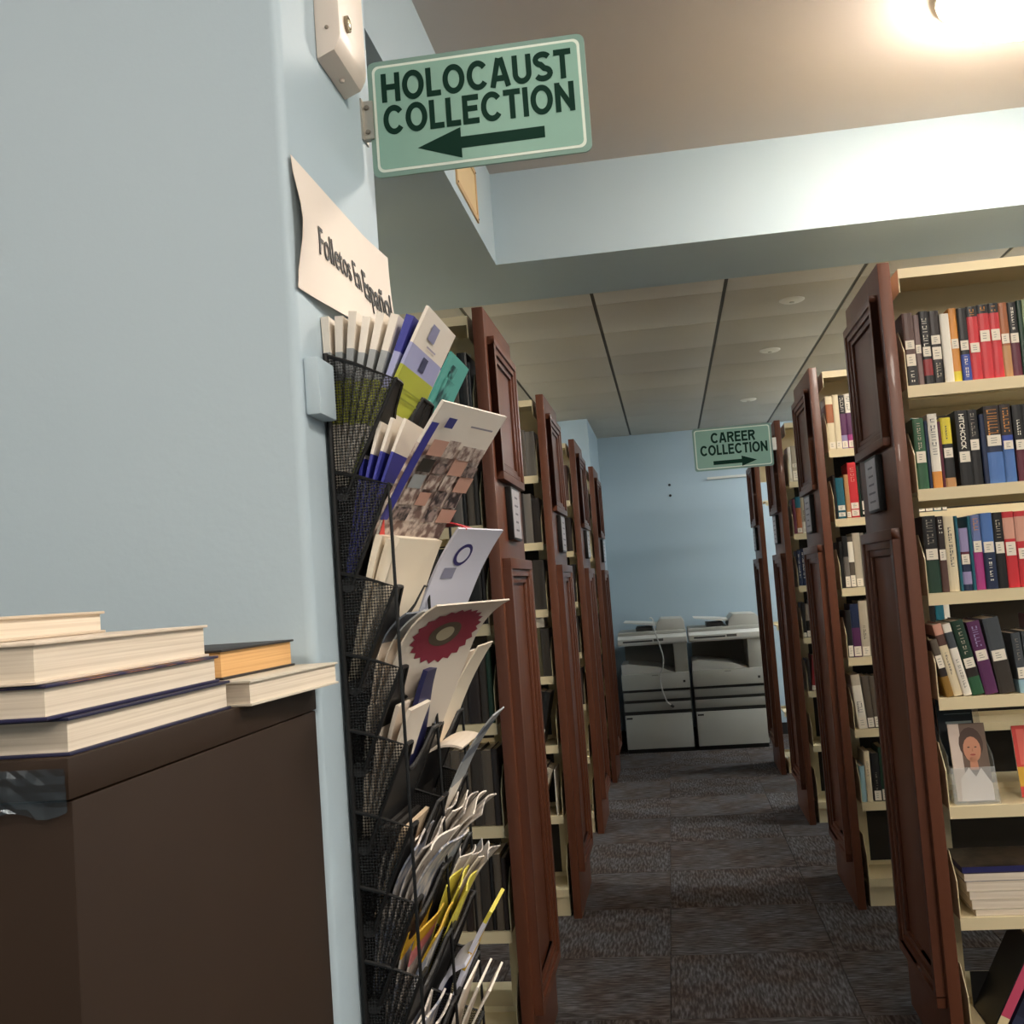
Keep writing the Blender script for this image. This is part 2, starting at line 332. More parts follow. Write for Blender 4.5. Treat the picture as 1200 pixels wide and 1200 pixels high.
def book(x, y, z, w, h, d, bands, desc, group, labels=(), title=None, lean=0, name='book', pivot='l', flip=False, paper=False):
    """upright book; spine faces -y at y; x is the lower left corner (or right corner for pivot 'r'). bands: [(top fraction, colour code)] from below"""
    root = thing(name, desc, 'book', (x, y, z), group)
    ox = 0 if pivot == 'l' else -w
    root.rotation_euler.y = lean
    bt = .0022 if not paper else .0006; bulge = .003 if not paper else .0003
    mb = MB(); xs = [0, .18, .5, .82, 1.0]; yy = [0, -.75, -1, -.75, 0]
    zs = [0] + [b[0] * h for b in bands]; base = max(bands, key=lambda b: 1 if b is bands[0] else 0)
    for i, (fr, code) in enumerate(bands):
        M = bookmat(code)
        for j in range(4):
            mb.poly([(ox + xs[j] * w, bulge * (1 + yy[j]), zs[i]), (ox + xs[j + 1] * w, bulge * (1 + yy[j + 1]), zs[i]), (ox + xs[j + 1] * w, bulge * (1 + yy[j + 1]), zs[i + 1]), (ox + xs[j] * w, bulge * (1 + yy[j]), zs[i + 1])], M)
        for xa in (0, w - bt): mb.box(ox + xa, ox + xa + bt, bulge, d, zs[i], zs[i + 1], M)
    M0 = bookmat(bands[-1][1])
    mb.poly([(ox, bulge, h)] + [(ox + xs[j] * w, bulge * (1 + yy[j]), h) for j in range(1, 4)] + [(ox + w, bulge, h)], M0)
    mb.build('cover', root)
    e = .003 if not paper else .0005
    mb = MB(); mb.box(ox + bt, ox + w - bt, bulge + .001, d - e, e, h - e, PAGESV); mb.build('pages', root)
    for (a, b) in labels:
        mb = MB(); mb.box(ox + w * .08, ox + w * .92, -.0008, .0022, a * h, b * h, LABELM)
        for q in range(3):
            zz = b * h - (b - a) * h * (.25 + .22 * q); mb.box(ox + w * .28, ox + w * rnd.uniform(.5, .72), -.0011, -.0008, zz - .0018, zz, C('8f8a80'))
        mb.build('spine_label', root)
    if title:
        code, z0, z1, frac = title[:4]; M = C(CN[code][0])
        if len(title) > 4:
            me = text_mesh(title[4], (z1 - z0) * h, M, 'title', .02, w * frac)
            o = put('title', me, root, (ox + w * (.5 - frac / 2), -.0006, z1 * h)); o.rotation_euler.y = math.pi / 2
        else:
            mb = MB(); zz = z1 * h
            while zz > z0 * h:
                t = rnd.uniform(.0035, .008); st = rnd.random()
                x0_, x1_ = ox + w * (.5 - frac / 2), ox + w * (.5 + frac / 2)
                if st < .35: mb.box(x0_, x1_, -.0007, .0005, zz - .0014, zz, M)
                elif st < .7: mb.box(x0_, x1_, -.0007, .0005, zz - .0012, zz, M); mb.box(x0_, x0_ + w * .09, -.0007, .0005, zz - t, zz - .0012, M)
                else: mb.box(x1_ - w * .09, x1_, -.0007, .0005, zz - t, zz, M); mb.box(x0_, x0_ + w * .09, -.0007, .0005, zz - t, zz, M)
                zz -= t + .0025
            mb.build('title', root)
    return root
SHELFNAME = ['top shelf', 'second shelf', 'third shelf', 'fourth shelf', 'fifth shelf', 'sixth shelf', 'bottom shelf']
def describe(bands, i, side, k, sh, lean, labels):
    cols = []
    for b in bands:
        c = CN[b[1]][1]
        if c not in cols: cols.append(c)
    what = ' and '.join(cols[:2][::-1])
    tail = 'book, %s from end panel, %s, %s %s bookcase' % (ORD[i], SHELFNAME[sh], NEAR[k], PANELNAME[side])
    extra = (['leaning'] if abs(lean) > .06 else []) + (['labelled'] if labels else [])
    while True:
        t = ' '.join([what] + extra + [tail])
        if len(t.split()) <= 15 or not extra: return t
        extra.pop()
def row(side, k, sh, specs, x0=None, d=.16, jitter=True):
    """specs: (w mm, h, bands, labels, title, lean, gap mm after)"""
    y = YP + SP * k + .047; z = SZ[sh] + .0008
    xs = (XRO + .025 + .006) if side > 0 else (XLO - .018 - .006)
    x = xs if x0 is None else x0
    grp = 'books on the %s of the %s %s bookcase' % (SHELFNAME[sh], NEAR[k], PANELNAME[side])
    for i, sp in enumerate(specs):
        w_, h_, bands, labels, title, lean, gap = (list(sp) + [None] * 7)[:7]
        w_ = w_ / 1000; labels = labels or (); lean = lean or 0; gap = (gap if gap is not None else .8) / 1000
        if isinstance(bands, str): bands = [(1, bands)]
        yj = y + (rnd.uniform(0, .006) if jitter else 0)
        desc = describe(bands, i, side, k, sh, lean, labels)
        foot = w_ / math.cos(lean)
        if side > 0:
            if lean < 0: book(x, yj, z, w_, h_, d, bands, desc, grp, labels, title, lean, pivot='l')
            elif lean > 0: book(x + foot, yj, z, w_, h_, d, bands, desc, grp, labels, title, lean, pivot='r')
            else: book(x, yj, z, w_, h_, d, bands, desc, grp, labels, title, 0)
            x += foot + gap
        else:
            if lean > 0: book(x, yj, z, w_, h_, d, bands, desc, grp, labels, title, lean, pivot='r')
            elif lean < 0: book(x - foot, yj, z, w_, h_, d, bands, desc, grp, labels, title, lean, pivot='l')
            else: book(x - w_, yj, z, w_, h_, d, bands, desc, grp, labels, title, 0)
            x -= foot + gap
    return x
T = lambda c, a=.5, b=.92, f=.4, *t: (c, a, b, f, *t)
LB = [(.02, .14)]
fill = [(26, 'gb'), (30, 'k'), (22, 'gy'), (34, 'te'), (24, 'cr'), (28, 'nv'), (32, 'br'), (26, 'be'), (30, 'dg'), (22, 'mr'), (28, 'ta'), (30, 'sl'), (24, 'w')]
def filler(n, hmin=.2, hmax=.24, lab=LB):
    o = []
    for i in range(n):
        a = fill[rnd.randrange(len(fill))]; o.append((a[0] + rnd.uniform(-3, 3), rnd.uniform(hmin, hmax), a[1], lab))
    return o
MIDL = [(.42, .55)]
# nearest right bookcase
row(1, 0, 0, [
    (29, .213, [(.38, 'k'), (1, 'br')], [(.27, .43), (.5, .62)], T('w', .05, .2, .3)), (17, .206, 'mv', [(.45, .57)]), (25, .214, [(.12, 'k'), (.34, 'rd'), (1, 'k')], [(.38, .51)], T('w', .54, .9, .5)),
    (29, .212, [(.3, 'k'), (1, 'bk')], [(.33, .5), (.54, .66)], T('be', .1, .28, .4)), (25, .2, 'w'), (22, .214, [(.14, 'ye'), (1, 'or')], [(.45, .58)]), (25, .211, [(.36, 'bl'), (1, 'k')], [(.42, .55)], T('w', .05, .33, .3)),
    (29, .213, [(.86, 're'), (1, 'k')], [(.37, .5)], T('or', .88, .96, .4)), (30, .215, [(.88, 're'), (1, 'k')], [(.5, .65)], T('or', .9, .97, .4)), (27, .216, [(.87, 're'), (1, 'k')], [(.5, .65)], T('or', .89, .96, .4)),
    (24, .215, [(.42, 'ta'), (1, 'ob')], [(.45, .58)]), (25, .214, [(.5, 'mr'), (1, 'k')], [(.45, .58)], T('w', .62, .93, .25)), (14, .217, 'dg'), (36, .218, [(.3, 'gr'), (1, 'lg')], [(.42, .56)]), (28, .21, 'nv', [(.45, .58)]), (30, .214, 'br', [(.45, .58)])] + filler(7, .2, .22, MIDL))
row(1, 0, 1, [
    (30, .204, 'gr', [(.37, .53)], T('be', .56, .93, .3), 0, 2), (9, .196, 'nv'), (26, .214, [(.22, 'or'), (1, 'w')], [], T('sl', .45, .93, .45), 0, 1), (8, .19, 'mr'), (28, .2, [(.13, 'ta'), (.62, 'k'), (1, 'ye')], [(.42, .56)], T('sl', .7, .88, .15), 0, 12),
    (33, .216, 'k', [(.31, .45)], T('w', .48, .95, .42, 'HITCHCOCK'), 0, 1), (27, .216, 'k', [(.46, .6)], T('gl', .64, .95, .35), 0, 4), (14, .2, 'nv'), (43, .222, [(.4, 'sb'), (.48, 'nv'), (1, 'bk')], [(.48, .62)], T('or', .64, .95, .62)), (29, .223, [(.46, 'sb'), (.6, 'bl'), (1, 'bk')], [(.42, .53)], T('or', .64, .95, .5), 0, 4),
    (26, .218, [(.42, 'mr'), (1, 'k')], [(.41, .54)], T('w', .6, .8, .3)), (27, .219, [(.42, 'mr'), (1, 'k')], [(.45, .58)], T('w', .6, .8, .3)), (24, .16, 're', [(.5, .65)]), (30, .21, 'cr', [(.42, .55)]), (30, .215, 'k', [(.42, .55)])] + filler(7, .2, .22, MIDL))
row(1, 0, 2, [
    (37, .22, [(.42, 'dg'), (1, 'k')], [(.43, .57)], T('gl', .62, .95, .45), 0, 1), (19, .217, [(.42, 'br'), (1, 'bk')], [(.42, .56)], T('w', .78, .95, .4)), (28, .215, 'cr', [], T('sl', .3, .85, .3), 0, 2), (8, .214, 'te'), (25, .178, [(.1, 'nv'), (.3, 'lv'), (.45, 'nv'), (.62, 'mr'), (1, 'lv')], [(.42, .58)], None, 0, 1),
    (9, .21, 'te'), (25, .213, [(.52, 'mg'), (1, 'pb')], [(.5, .65)], T('or', .78, .95, .5)), (31, .216, [(.48, 'nv'), (1, 'sb')], [(.48, .62)], T('w', .1, .4, .25), 0, 2), (26, .215, 'k', [(.46, .61)], T('be', .65, .9, .4)), (30, .215, [(.64, 're'), (.92, 'sa'), (1, 're')], [(.42, .6)], None, 0, 2), (37, .214, [(.6, 're'), (.93, 'sa'), (1, 're')], [(.37, .51)]), (20, .215, 're', [(.42, .55)]), (30, .215, 'nv', [(.42, .55)]), (28, .21, 'cr', [(.42, .55)])] + filler(7, .2, .22, MIDL))
row(1, 0, 3, [
    (20, .165, [(.35, 'gd'), (.6, 'bk'), (1, 'gb')], [(.5, .72)], None, -.2, 1), (24, .208, [(.7, 'cr'), (.85, 'br'), (1, 'sa')], [], T('gl', .3, .6, .2), -.2, 1), (22, .208, [(.66, 'w'), (.88, 'sl'), (1, 'w')], [], T('gl', .1, .5, .3), -.2, 2), (32, .214, [(.24, 'gr'), (.36, 'bk'), (1, 'dg')], [(.36, .49)], T('be', .55, .93, .3), -.19, 2), (35, .208, 'pu', [(.46, .6)], T('lv', .65, .93, .4), -.16, 3),
    (43, .214, [(.48, 'dgb'), (1, 'sl')], [(.43, .57)], None, -.13, 10), (24, .168, [(.22, 'sk'), (1, 'sl')], [(.24, .42)], T('gl', .55, .9, .3), -.06, 2), (34, .172, [(.4, 'lv'), (1, 'sl')], [(.42, .66)], T('gl', .7, .93, .4), -.04, 2), (26, .215, 'mr', [(.42, .55)]), (28, .2, 'gy', [(.42, .55)])] + filler(8, .2, .22, MIDL), x0=.745)
# second right bookcase (seen between the panels and through the first one)
row(1, 1, 0, [(30, .232, [(.5, 'cr'), (.85, 'ob'), (1, 'cr')], LB), (24, .236, 'cr', LB), (25, .233, [(.25, 'lv'), (.65, 'pu'), (1, 'k')], LB, T('w', .7, .95, .5)), (31, .236, [(.25, 'mg'), (.65, 'pu'), (1, 'w')], LB, T('k', .7, .95, .5)), (28, .236, 'cr', LB), (26, .237, 'cr', LB), (28, .23, 'be', LB)] + filler(9))
row(1, 1, 1, [(10, .19, 'k'), (33, .176, 'te', [(.05, .15), (.2, .32)], None, 0, 3), (18, .188, 'ta', LB), (36, .238, 're', [(.03, .14), (.16, .27)], T('sa', .65, .9, .4)), (8, .22, 'dg'), (28, .228, 'k', [(.05, .1), (.13, .3)], T('gl', .45, .7, .2)), (26, .232, [(.6, 'bk'), (1, 'gy')], [(.05, .25)]), (30, .22, 'gb', LB)] + filler(9, .2, .215))
row(1, 1, 2, [(14, .2, 'k'), (22, .222, [(.6, 'gy'), (1, 'k')], [(.02, .22)]), (22, .218, [(.5, 'gb'), (.9, 'w'), (1, 'gb')], [(.02, .24)]), (29, .232, 'be', [(.02, .16)]), (16, .23, 'gl'), (14, .222, 'be', [(.02, .16)]), (30, .232, 'dg', [(.02, .24)], T('gl', .55, .9, .2)), (26, .22, 'k', LB)] + filler(9))
row(1, 1, 3, [(22, .2, 'k', [(.02, .25)]), (34, .225, [(.55, 'pu'), (1, 'nv')], [(.02, .2)]), (33, .237, 'be', [(.02, .18)], T('sl', .3, .55, .3)), (22, .24, 'be', [(.02, .18)]), (26, .225, [(.58, 'rd'), (1, 'te')], [(.02, .2)]), (28, .19, 'gl', [(.02, .2)])] + filler(9, .2, .22))
row(1, 1, 4, [(37, .228, [(.2, 'w'), (.45, 'w'), (.8, 'w'), (1, 'be')], [(.02, .2)], T('sl', .3, .5, .5), -.07, 2), (28, .22, 'gb', [(.02, .2)], None, -.05), (22, .218, 'gb', [(.02, .22)], None, -.05), (26, .216, 'bk', [(.02, .22)], T('gl', .3, .7, .25), -.04), (28, .215, 'k', [(.02, .25)]), (22, .21, 'gy', LB)] + filler(8, .19, .22), x0=.738)
row(1, 1, 5, [(20, .15, 'sk', (), None, 0, 2), (22, .21, 'cr', (), T('gl', .5, .8, .3), 0, 6), (32, .2, 'k', [(.02, .22)], T('gl', .25, .6, .2)), (27, .225, 'dg', [(.02, .22)]), (20, .22, 'mr', [(.02, .2)]), (26, .222, 'pk', [(.02, .2)]), (26, .2, 'sl', LB)])
# third and farthest right bookcase
row(1, 2, 0, [(18, .2, 'w', LB), (40, .205, 'be', [(.03, .3), (.4, .5)]), (30, .2, 'cr', LB), (28, .21, 'gb', LB)])
row(1, 2, 1, [(16, .2, 'mr'), (30, .21, [(.7, 'ob'), (1, 'te')], [(.02, .15)]), (30, .215, [(.3, 'w'), (1, 'be')], LB, T('sl', .3, .6, .3)), (26, .2, 'gy', LB), (28, .2, 'k', LB)])
row(1, 2, 2, [(20, .2, 'nv', (), T('w', .2, .9, .25)), (24, .21, 'nv', (), T('w', .2, .9, .25)), (22, .205, 'nv', (), T('w', .2, .9, .25)), (26, .2, 'sl'), (26, .21, 'nv')])
row(1, 2, 3, [(18, .2, 'k', LB), (30, .19, [(.5, 'k'), (1, 'gl')], [(.02, .2)]), (34, .21, 'sl', [(.02, .2)]), (28, .2, 'gb', LB)])
row(1, 2, 4, [(16, .18, 'bk'), (24, .2, 'rd', [(.02, .15)], None, .08), (24, .21, 're', [(.02, .15)], None, .08), (26, .2, 'br', LB, None, .06)])
row(1, 2, 5, [(22, .2, 'be', LB), (24, .19, 'gy', LB)], x0=.9)
# nearest left bookcase: dark bound volumes
def dark(n, pal, hmin=.2, hmax=.24, wmin=26, wmax=40):
    return [(rnd.uniform(wmin, wmax), rnd.uniform(hmin, hmax), pal[rnd.randrange(len(pal))]) for _ in range(n)]
row(-1, 0, 0, [(9, .2, 'sl'), (30, .232, 'k'), (24, .225, 'gb'), (46, .24, 'k'), (28, .23, 'k'), (30, .23, 'dgb')] + dark(4, ['k', 'dgb', 'gb']))
row(-1, 0, 1, [(16, .22, 'dgb'), (22, .225, 'gb'), (13, .225, 'k'), (30, .225, 'gy'), (26, .22, 'dgb'), (34, .22, 'gb')] + dark(5, ['k', 'dgb', 'gb', 'gy']))
row(-1, 0, 2, [(12, .2, 'bk'), (40, .24, 'k'), (44, .245, 'k'), (40, .235, 'k'), (30, .23, 'dgb')] + dark(4, ['k', 'dgb']))
row(-1, 0, 3, [(16, .225, 'dg'), (24, .23, 'dgb'), (36, .22, 'bk'), (30, .23, 'dgb'), (28, .225, 'gb'), (18, .23, 'k')] + dark(5, ['dgb', 'gb', 'bk']))
row(-1, 0, 4, [(20, .225, 'bk'), (30, .22, 'gb'), (34, .225, 'dgb'), (30, .22, 'gb'), (28, .225, 'gb'), (24, .22, 'dgb')] + dark(5, ['dgb', 'gb', 'bk']))
row(-1, 0, 5, [(14, .21, 'bk'), (22, .22, 'gb'), (12, .215, 'k'), (30, .22, 'dgb'), (26, .215, 'gb'), (20, .22, 'bk'), (30, .22, 'gb')] + dark(5, ['dgb', 'gb', 'bk']))
# second left bookcase
row(-1, 1, 0, [(44, .2, 'gy'), (30, .21, 'gb'), (34, .2, 'gb'), (40, .205, 'dgb')] + dark(3, ['gb', 'gy']))
row(-1, 1, 1, [(34, .2, 'bk'), (34, .22, 'gy'), (30, .225, 'bk'), (34, .21, 'gb')] + dark(3, ['gb', 'dgb']))
row(-1, 1, 2, [(50, .22, 'dgb'), (30, .21, 'ol'), (28, .22, 'gb'), (30, .2, 'bk')] + dark(3, ['gb', 'dgb']))
row(-1, 1, 3, [(36, .21, 'dgb'), (24, .215, 'ol'), (30, .21, 'gb'), (34, .21, 'dgb')] + dark(3, ['gb', 'dgb']))
row(-1, 1, 4, [(26, .235, 'k', [(.14, .3)], None, .22, 1), (26, .24, 'k', [(.14, .3)], None, .22, 1), (24, .24, [(.25, 'w'), (.72, 'rd'), (1, 'k')], (), T('sa', .3, .7, .25), .22, 1), (22, .24, [(.5, 'k'), (1, 'w')], (), T('k', .6, .95, .5), .22), (26, .23, 'k', (), None, .2)], x0=XLO - .085)
row(-1, 1, 5, [(7, .2, 'w', (), None, 0, 78), (26, .215, 'be', (), T('sl', .5, .9, .3), .36, 2), (30, .235, [(.35, 'bo'), (.6, 'k'), (1, 'k')], [(.7, .85)], None, .36, 2), (24, .22, [(.4, 'bo'), (1, 'be')], (), None, .34)], x0=XLO - .04)
row(-1, 2, 0, [(30, .21, 'br'), (30, .22, 'gb'), (30, .2, 'dgb'), (34, .2, 'gb')])
row(-1, 2, 1, [(34, .2, 'bk'), (30, .21, 'dgb'), (28, .2, 'gb')])
row(-1, 2, 2, [(40, .22, 'bk'), (30, .2, 'dgb'), (30, .2, 'gb')])
row(-1, 2, 3, [(34, .21, 'dgb'), (34, .21, 'bk'), (30, .2, 'dgb')])
row(-1, 2, 4, [(30, .21, 'bk'), (34, .21, 'dgb'), (30, .2, 'bk')])
row(-1, 3, 0, [(24, .2, 're'), (26, .21, 'cr'), (26, .2, 'br')])
row(-1, 3, 1, [(28, .2, 'w'), (26, .21, 'k'), (26, .2, 'k')])
row(-1, 3, 2, [(28, .2, 'bk'), (26, .21, 'k')])
# a white open folder standing behind the volumes on the top left shelf
mb = MB(); mb.box(-.86, -.575, YP + .22, YP + .223, SZ[0] + .002, SZ[0] + .262, C('e4e0d6')); mb.box(-.70, -.68, YP + .219, YP + .22, SZ[0] + .06, SZ[0] + .2, C('8d8a84'))
mb.build('document_folder', label='white document folder standing behind the dark volumes on the top left shelf', cat='folder')
# white boxed volume lying on the second left bookcase
bxr = thing('slip_case', 'small off-white slip case lying on top of the third shelf volumes', 'box', (-.60, YP + SP + .06, SZ[3] + .216))
MB().box(-.09, .03, 0, .14, 0, .045, C('cfc9bb')).build('case', bxr, bevel=.002)
mb = MB()
for q in range(3): mb.box(-.085 + q * .022, -.07 + q * .022, -.0006, .0005, .008, .036, C('5b564e'))
mb.build('print', bxr)

# ------------------------------------------------------------------ brochure holders, magazines and bin on the nearest right bookcase
ACR = mat('clear_acrylic', 'dfe3e0', .08, alpha=.22, spec=.6)
def leaf(mb, x0, x1, y, z0, z1, tilt, M, th=.002, off=0):
    """upright sheet whose foot is at y, leaning back (towards +y) by tilt"""
    R = Matrix.Translation((0, y, z0)) @ Matrix.Rotation(-tilt, 4, 'X'); mb.box(x0, x1, off, off + th, 0, z1 - z0, M, R=R); return R
Z5 = SZ[4] + .001; Y5 = YP + .05
hold = thing('brochure_holder', 'clear acrylic two-tier brochure holder on the fifth shelf of the nearest right bookcase', 'holder', (.80, Y5, Z5))
mb = MB(); mb.box(-.058, .062, 0, .15, 0, .003, ACR); mb.build('base', hold)
mb = MB(); leaf(mb, -.058, .062, .012, 0.003, .10, .2, ACR, .0025); mb.build('front_plate', hold)
mb = MB(); leaf(mb, -.058, .062, .10, 0.003, .26, .2, ACR, .0025); mb.build('back_plate', hold)
for x in (-.0605, .062):
    mb = MB(); mb.prism([(0.01, .003), (.14, .003), (.17, .2), (.05, .13)], 0, x, x + .002, ACR); mb.build('side_plate', hold)
def brochure_flat(name, label, x, y, z, w_, h_, tilt, front, group=None):
    """front: list of (x0,x1,z0,z1,material) panels as fractions, printed on the face"""
    root = thing(name, label, 'brochure', (x, y, z), group); root.rotation_euler.x = -tilt
    MB().box(0, w_, 0, .006, 0, h_, C('e6dccb')).build('sheets', root)
    mb = MB(); lay = 0
    for (a, b, c, d_, M) in front:
        lay += 1; mb.poly([(a * w_, -.0002 * lay, c * h_), (b * w_, -.0002 * lay, c * h_), (b * w_, -.0002 * lay, d_ * h_), (a * w_, -.0002 * lay, d_ * h_)], M)
    mb.build('printed_cover', root); return root
def blob(mb, cx, cz, rx, rz, y, M, n=16):
    mb.poly([(cx + rx * math.cos(2 * math.pi * i / n), y, cz + rz * math.sin(2 * math.pi * i / n)) for i in range(n)], M)
SKIN = C('c98a6a'); HAIR = C('4a3226')
pr = brochure_flat('brochure', 'brochure with a portrait photo on its cover in the clear holder', .752, Y5 + .022, Z5 + .006, .1, .215, .2, [(0, 1, 0, 1, C('6a5546')), (0, .3, 0, 1, C('d8c6b8'))])
mb = MB(); blob(mb, .057, .158, .033, .046, -.0007, HAIR); blob(mb, .058, .142, .024, .036, -.0009, SKIN); mb.poly([(.046, -.0009, .085), (.07, -.0009, .085), (.067, -.0009, .12), (.049, -.0009, .12)], SKIN)
mb.poly([(.012, -.0008, .0), (.1, -.0008, .0), (.1, -.0008, .045), (.075, -.0008, .09), (.058, -.0008, .066), (.042, -.0008, .092), (.016, -.0008, .06)], C('f0e6e0'))
for dx in (-.009, .010): blob(mb, .058 + dx, .148, .0035, .0018, -.0011, C('2a1d18'), 8)
blob(mb, .0585, .127, .008, .0026, -.0011, C('a5483c'), 10); mb.poly([(.056, -.0011, .136), (.061, -.0011, .136), (.0588, -.0011, .147)], C('b57757'))
mb.build('cover_portrait', pr)
NVY = C('1c2a33'); PAPER_W = C('ddd8c8')
dk = brochure_flat('brochure', 'dark navy brochure with pale lettering standing behind the portrait brochure', .742, Y5 + .11, Z5 + .09, .1, .2, .2, [(0, 1, 0, 1, NVY), (.5, .96, .86, .97, PAPER_W), (.2, .95, .74, .745, C('8aa0a8')), (.22, .95, .60, .635, C('9fb0b2')), (.35, .95, .50, .545, C('d5ddd8')), (.4, .9, .37, .39, C('8aa0a8')), (.4, .95, .31, .33, C('8aa0a8'))])
dk2 = brochure_flat('brochure', 'dark brochure at the back of the clear holder, only its top edge showing', .735, Y5 + .135, Z5 + .13, .1, .2, .2, [(0, 1, 0, 1, C('15181a')), (.55, 1, .88, .98, PAPER_W)])
rb = brochure_flat('brochure', 'red and yellow brochure leaning at the right end of the fifth shelf', .935, Y5 + .06, Z5 + .002, .11, .2, .2, [(0, 1, 0, 1, C('d2433a')), (.0, .25, .15, .42, C('d9a832')), (.1, .3, .45, .95, C('e2695a')), (.45, .95, .5, .9, C('e8917e'))])
# magazine stack on the sixth shelf
Z6 = SZ[5] + .001; zz = Z6
for i, (th, dx, dw, c, tc_) in enumerate([(.018, .030, .0, 'c9bda4', 'c9bda4'), (.026, .022, .0, 'd5c9b2', 'cfc4ae'), (.023, .018, .004, 'e4dac6', 'ddd2bd'), (.026, .012, .0, '2a2a5a', 'e0d5c0'), (.022, .008, .0, 'e8decb', '34345c'), (.018, .004, .0, '2c2b58', '4a3d34')]):
    mg = thing('magazine', '%s magazine in the pile on the sixth shelf, %s from the top' % ('brown-covered' if i == 5 else 'thick white-paged', ORD[5 - i]), 'magazine', (.735 + dx, YP + .05, zz), 'magazines piled on the sixth shelf')
    MB().box(0, .30, .0, .21, .0008, th - .0008, C('26265a') if i == 5 else PAGES).build('pages', mg)
    mb = MB(); mb.box(-.001, .301, -.001, .212, th - .0008, th, mat('magazine_cover_%d' % i, tc_, .4, noise=((25, 25, 25), .1, '2a211b' if i == 5 else tc_))); mb.box(-.001, .301, -.001, .212, 0, .0008, C(tc_))
    mb.build('cover', mg); zz += th + .0005
# acrylic sign block on the sixth shelf behind the pile
# leaning magazines in a black bin at the bottom
Zb = SZ[6] + .001
bn = thing('magazine_bin', 'black magazine bin on the bottom shelf of the nearest right bookcase', 'bin', (.775, YP + .05, Zb))
mb = MB(); mb.box(0, .34, 0, .19, 0, .004, BLACK); mb.build('base', bn)
mb = MB(); mb.prism([(0, 0), (.004, 0), (.134, .24), (.128, .24)], 1, 0, .19, BLACK); mb.build('side', bn)
mb = MB(); mb.box(.0, .34, .186, .19, .004, .1, BLACK); mb.build('back', bn)
for i, (c, nm, c2) in enumerate([('d0506e', 'pink', 'e8d6a8'), ('23263a', 'navy', '30344c'), ('c2a23e', 'mustard', '2c3038')]):
    mgz = thing('magazine', '%s magazine leaning in the black bin on the bottom shelf' % nm, 'magazine', (.79 + i * .04, YP + .055, Zb + .0185), 'magazines in the black bin'); mgz.rotation_euler.y = .5
    MB().box(0.002, .024, .001, .16, .001, .249, PAGESV).build('pages', mgz)
    mb = MB(); mb.box(0, .026, -.001, .001, 0, .03, C(c2)); mb.box(0, .026, -.001, .001, .03, .25, C(c)); mb.box(0, .002, .001, .16, 0, .25, C(c)); mb.box(.024, .026, .001, .16, 0, .25, C(c)); mb.build('cover', mgz)

# ------------------------------------------------------------------ hanging signs
SIGN = mat('green_sign_face', '8ab0a1', .4); SIGNB = C('dfe8dc', .4); SIGNT = mat('sign_dark_green', '0e3025', .7, spec=.15)
def rrect(w_, h_, r, n=5):
    p = []
    for cx, cz, a0 in ((w_ / 2 - r, h_ / 2 - r, 0), (-w_ / 2 + r, h_ / 2 - r, 90), (-w_ / 2 + r, -h_ / 2 + r, 180), (w_ / 2 - r, -h_ / 2 + r, 270)):
        for i in range(n + 1):
            a = math.radians(a0 + 90 * i / n); p.append((cx + r * math.cos(a), cz + r * math.sin(a)))
    return p
def arc(cx, cy, rx, ry, a0, a1, n=16): return [(cx + rx * math.cos(math.radians(a0 + (a1 - a0) * i / n)), cy + ry * math.sin(math.radians(a0 + (a1 - a0) * i / n))) for i in range(n + 1)]
ST = .2; q_ = ST / 2
GL = {'H': (.72, [[(q_, 0), (q_, 1)], [(.72 - q_, 0), (.72 - q_, 1)], [(q_, .52), (.72 - q_, .52)]]), 'O': (.84, [arc(.42, .5, .42 - q_, .5 - q_ + .01, 0, 360, 32)]), 'L': (.55, [[(q_, 1), (q_, q_), (.55, q_)]]),
      'C': (.78, [arc(.42, .5, .42 - q_, .5 - q_ + .01, 38, 322, 26)]), 'A': (.78, [[(q_ * .95, 0), (.35, 1)], [(.43, 1), (.78 - q_ * .95, 0)], [(.2, .3), (.58, .3)]]), 'U': (.71, [[(q_, 1), (q_, .36)] + arc(.355, .36, .355 - q_, .36 - q_, 180, 360, 14) + [(.71 - q_, 1)]]),
      'S': (.68, [arc(.34, .735, .255, .265 - q_ + .01, 25, 255, 14) + arc(.34, .265, .265, .265 - q_ + .01, 78, -155, 14)]), 'T': (.64, [[(0, 1 - q_), (.64, 1 - q_)], [(.32, 1 - q_), (.32, 0)]]), 'E': (.62, [[(.62, 1 - q_), (q_, 1 - q_), (q_, q_), (.62, q_)], [(q_, .53), (.57, .53)]]),
      'I': (ST, [[(q_, 0), (q_, 1)]]), 'N': (.72, [[(q_, 0), (q_, 1)], [(q_ * 1.15, .88), (.72 - q_ * 1.15, .12)], [(.72 - q_, 0), (.72 - q_, 1)]]), 'R': (.70, [[(q_, 0), (q_, 1)], [(q_, 1 - q_), (.42, 1 - q_)] + arc(.42, .73, .19, .27 - q_, 90, -90, 10) + [(q_, .46)], [(.4, .46), (.62, 0)]])}
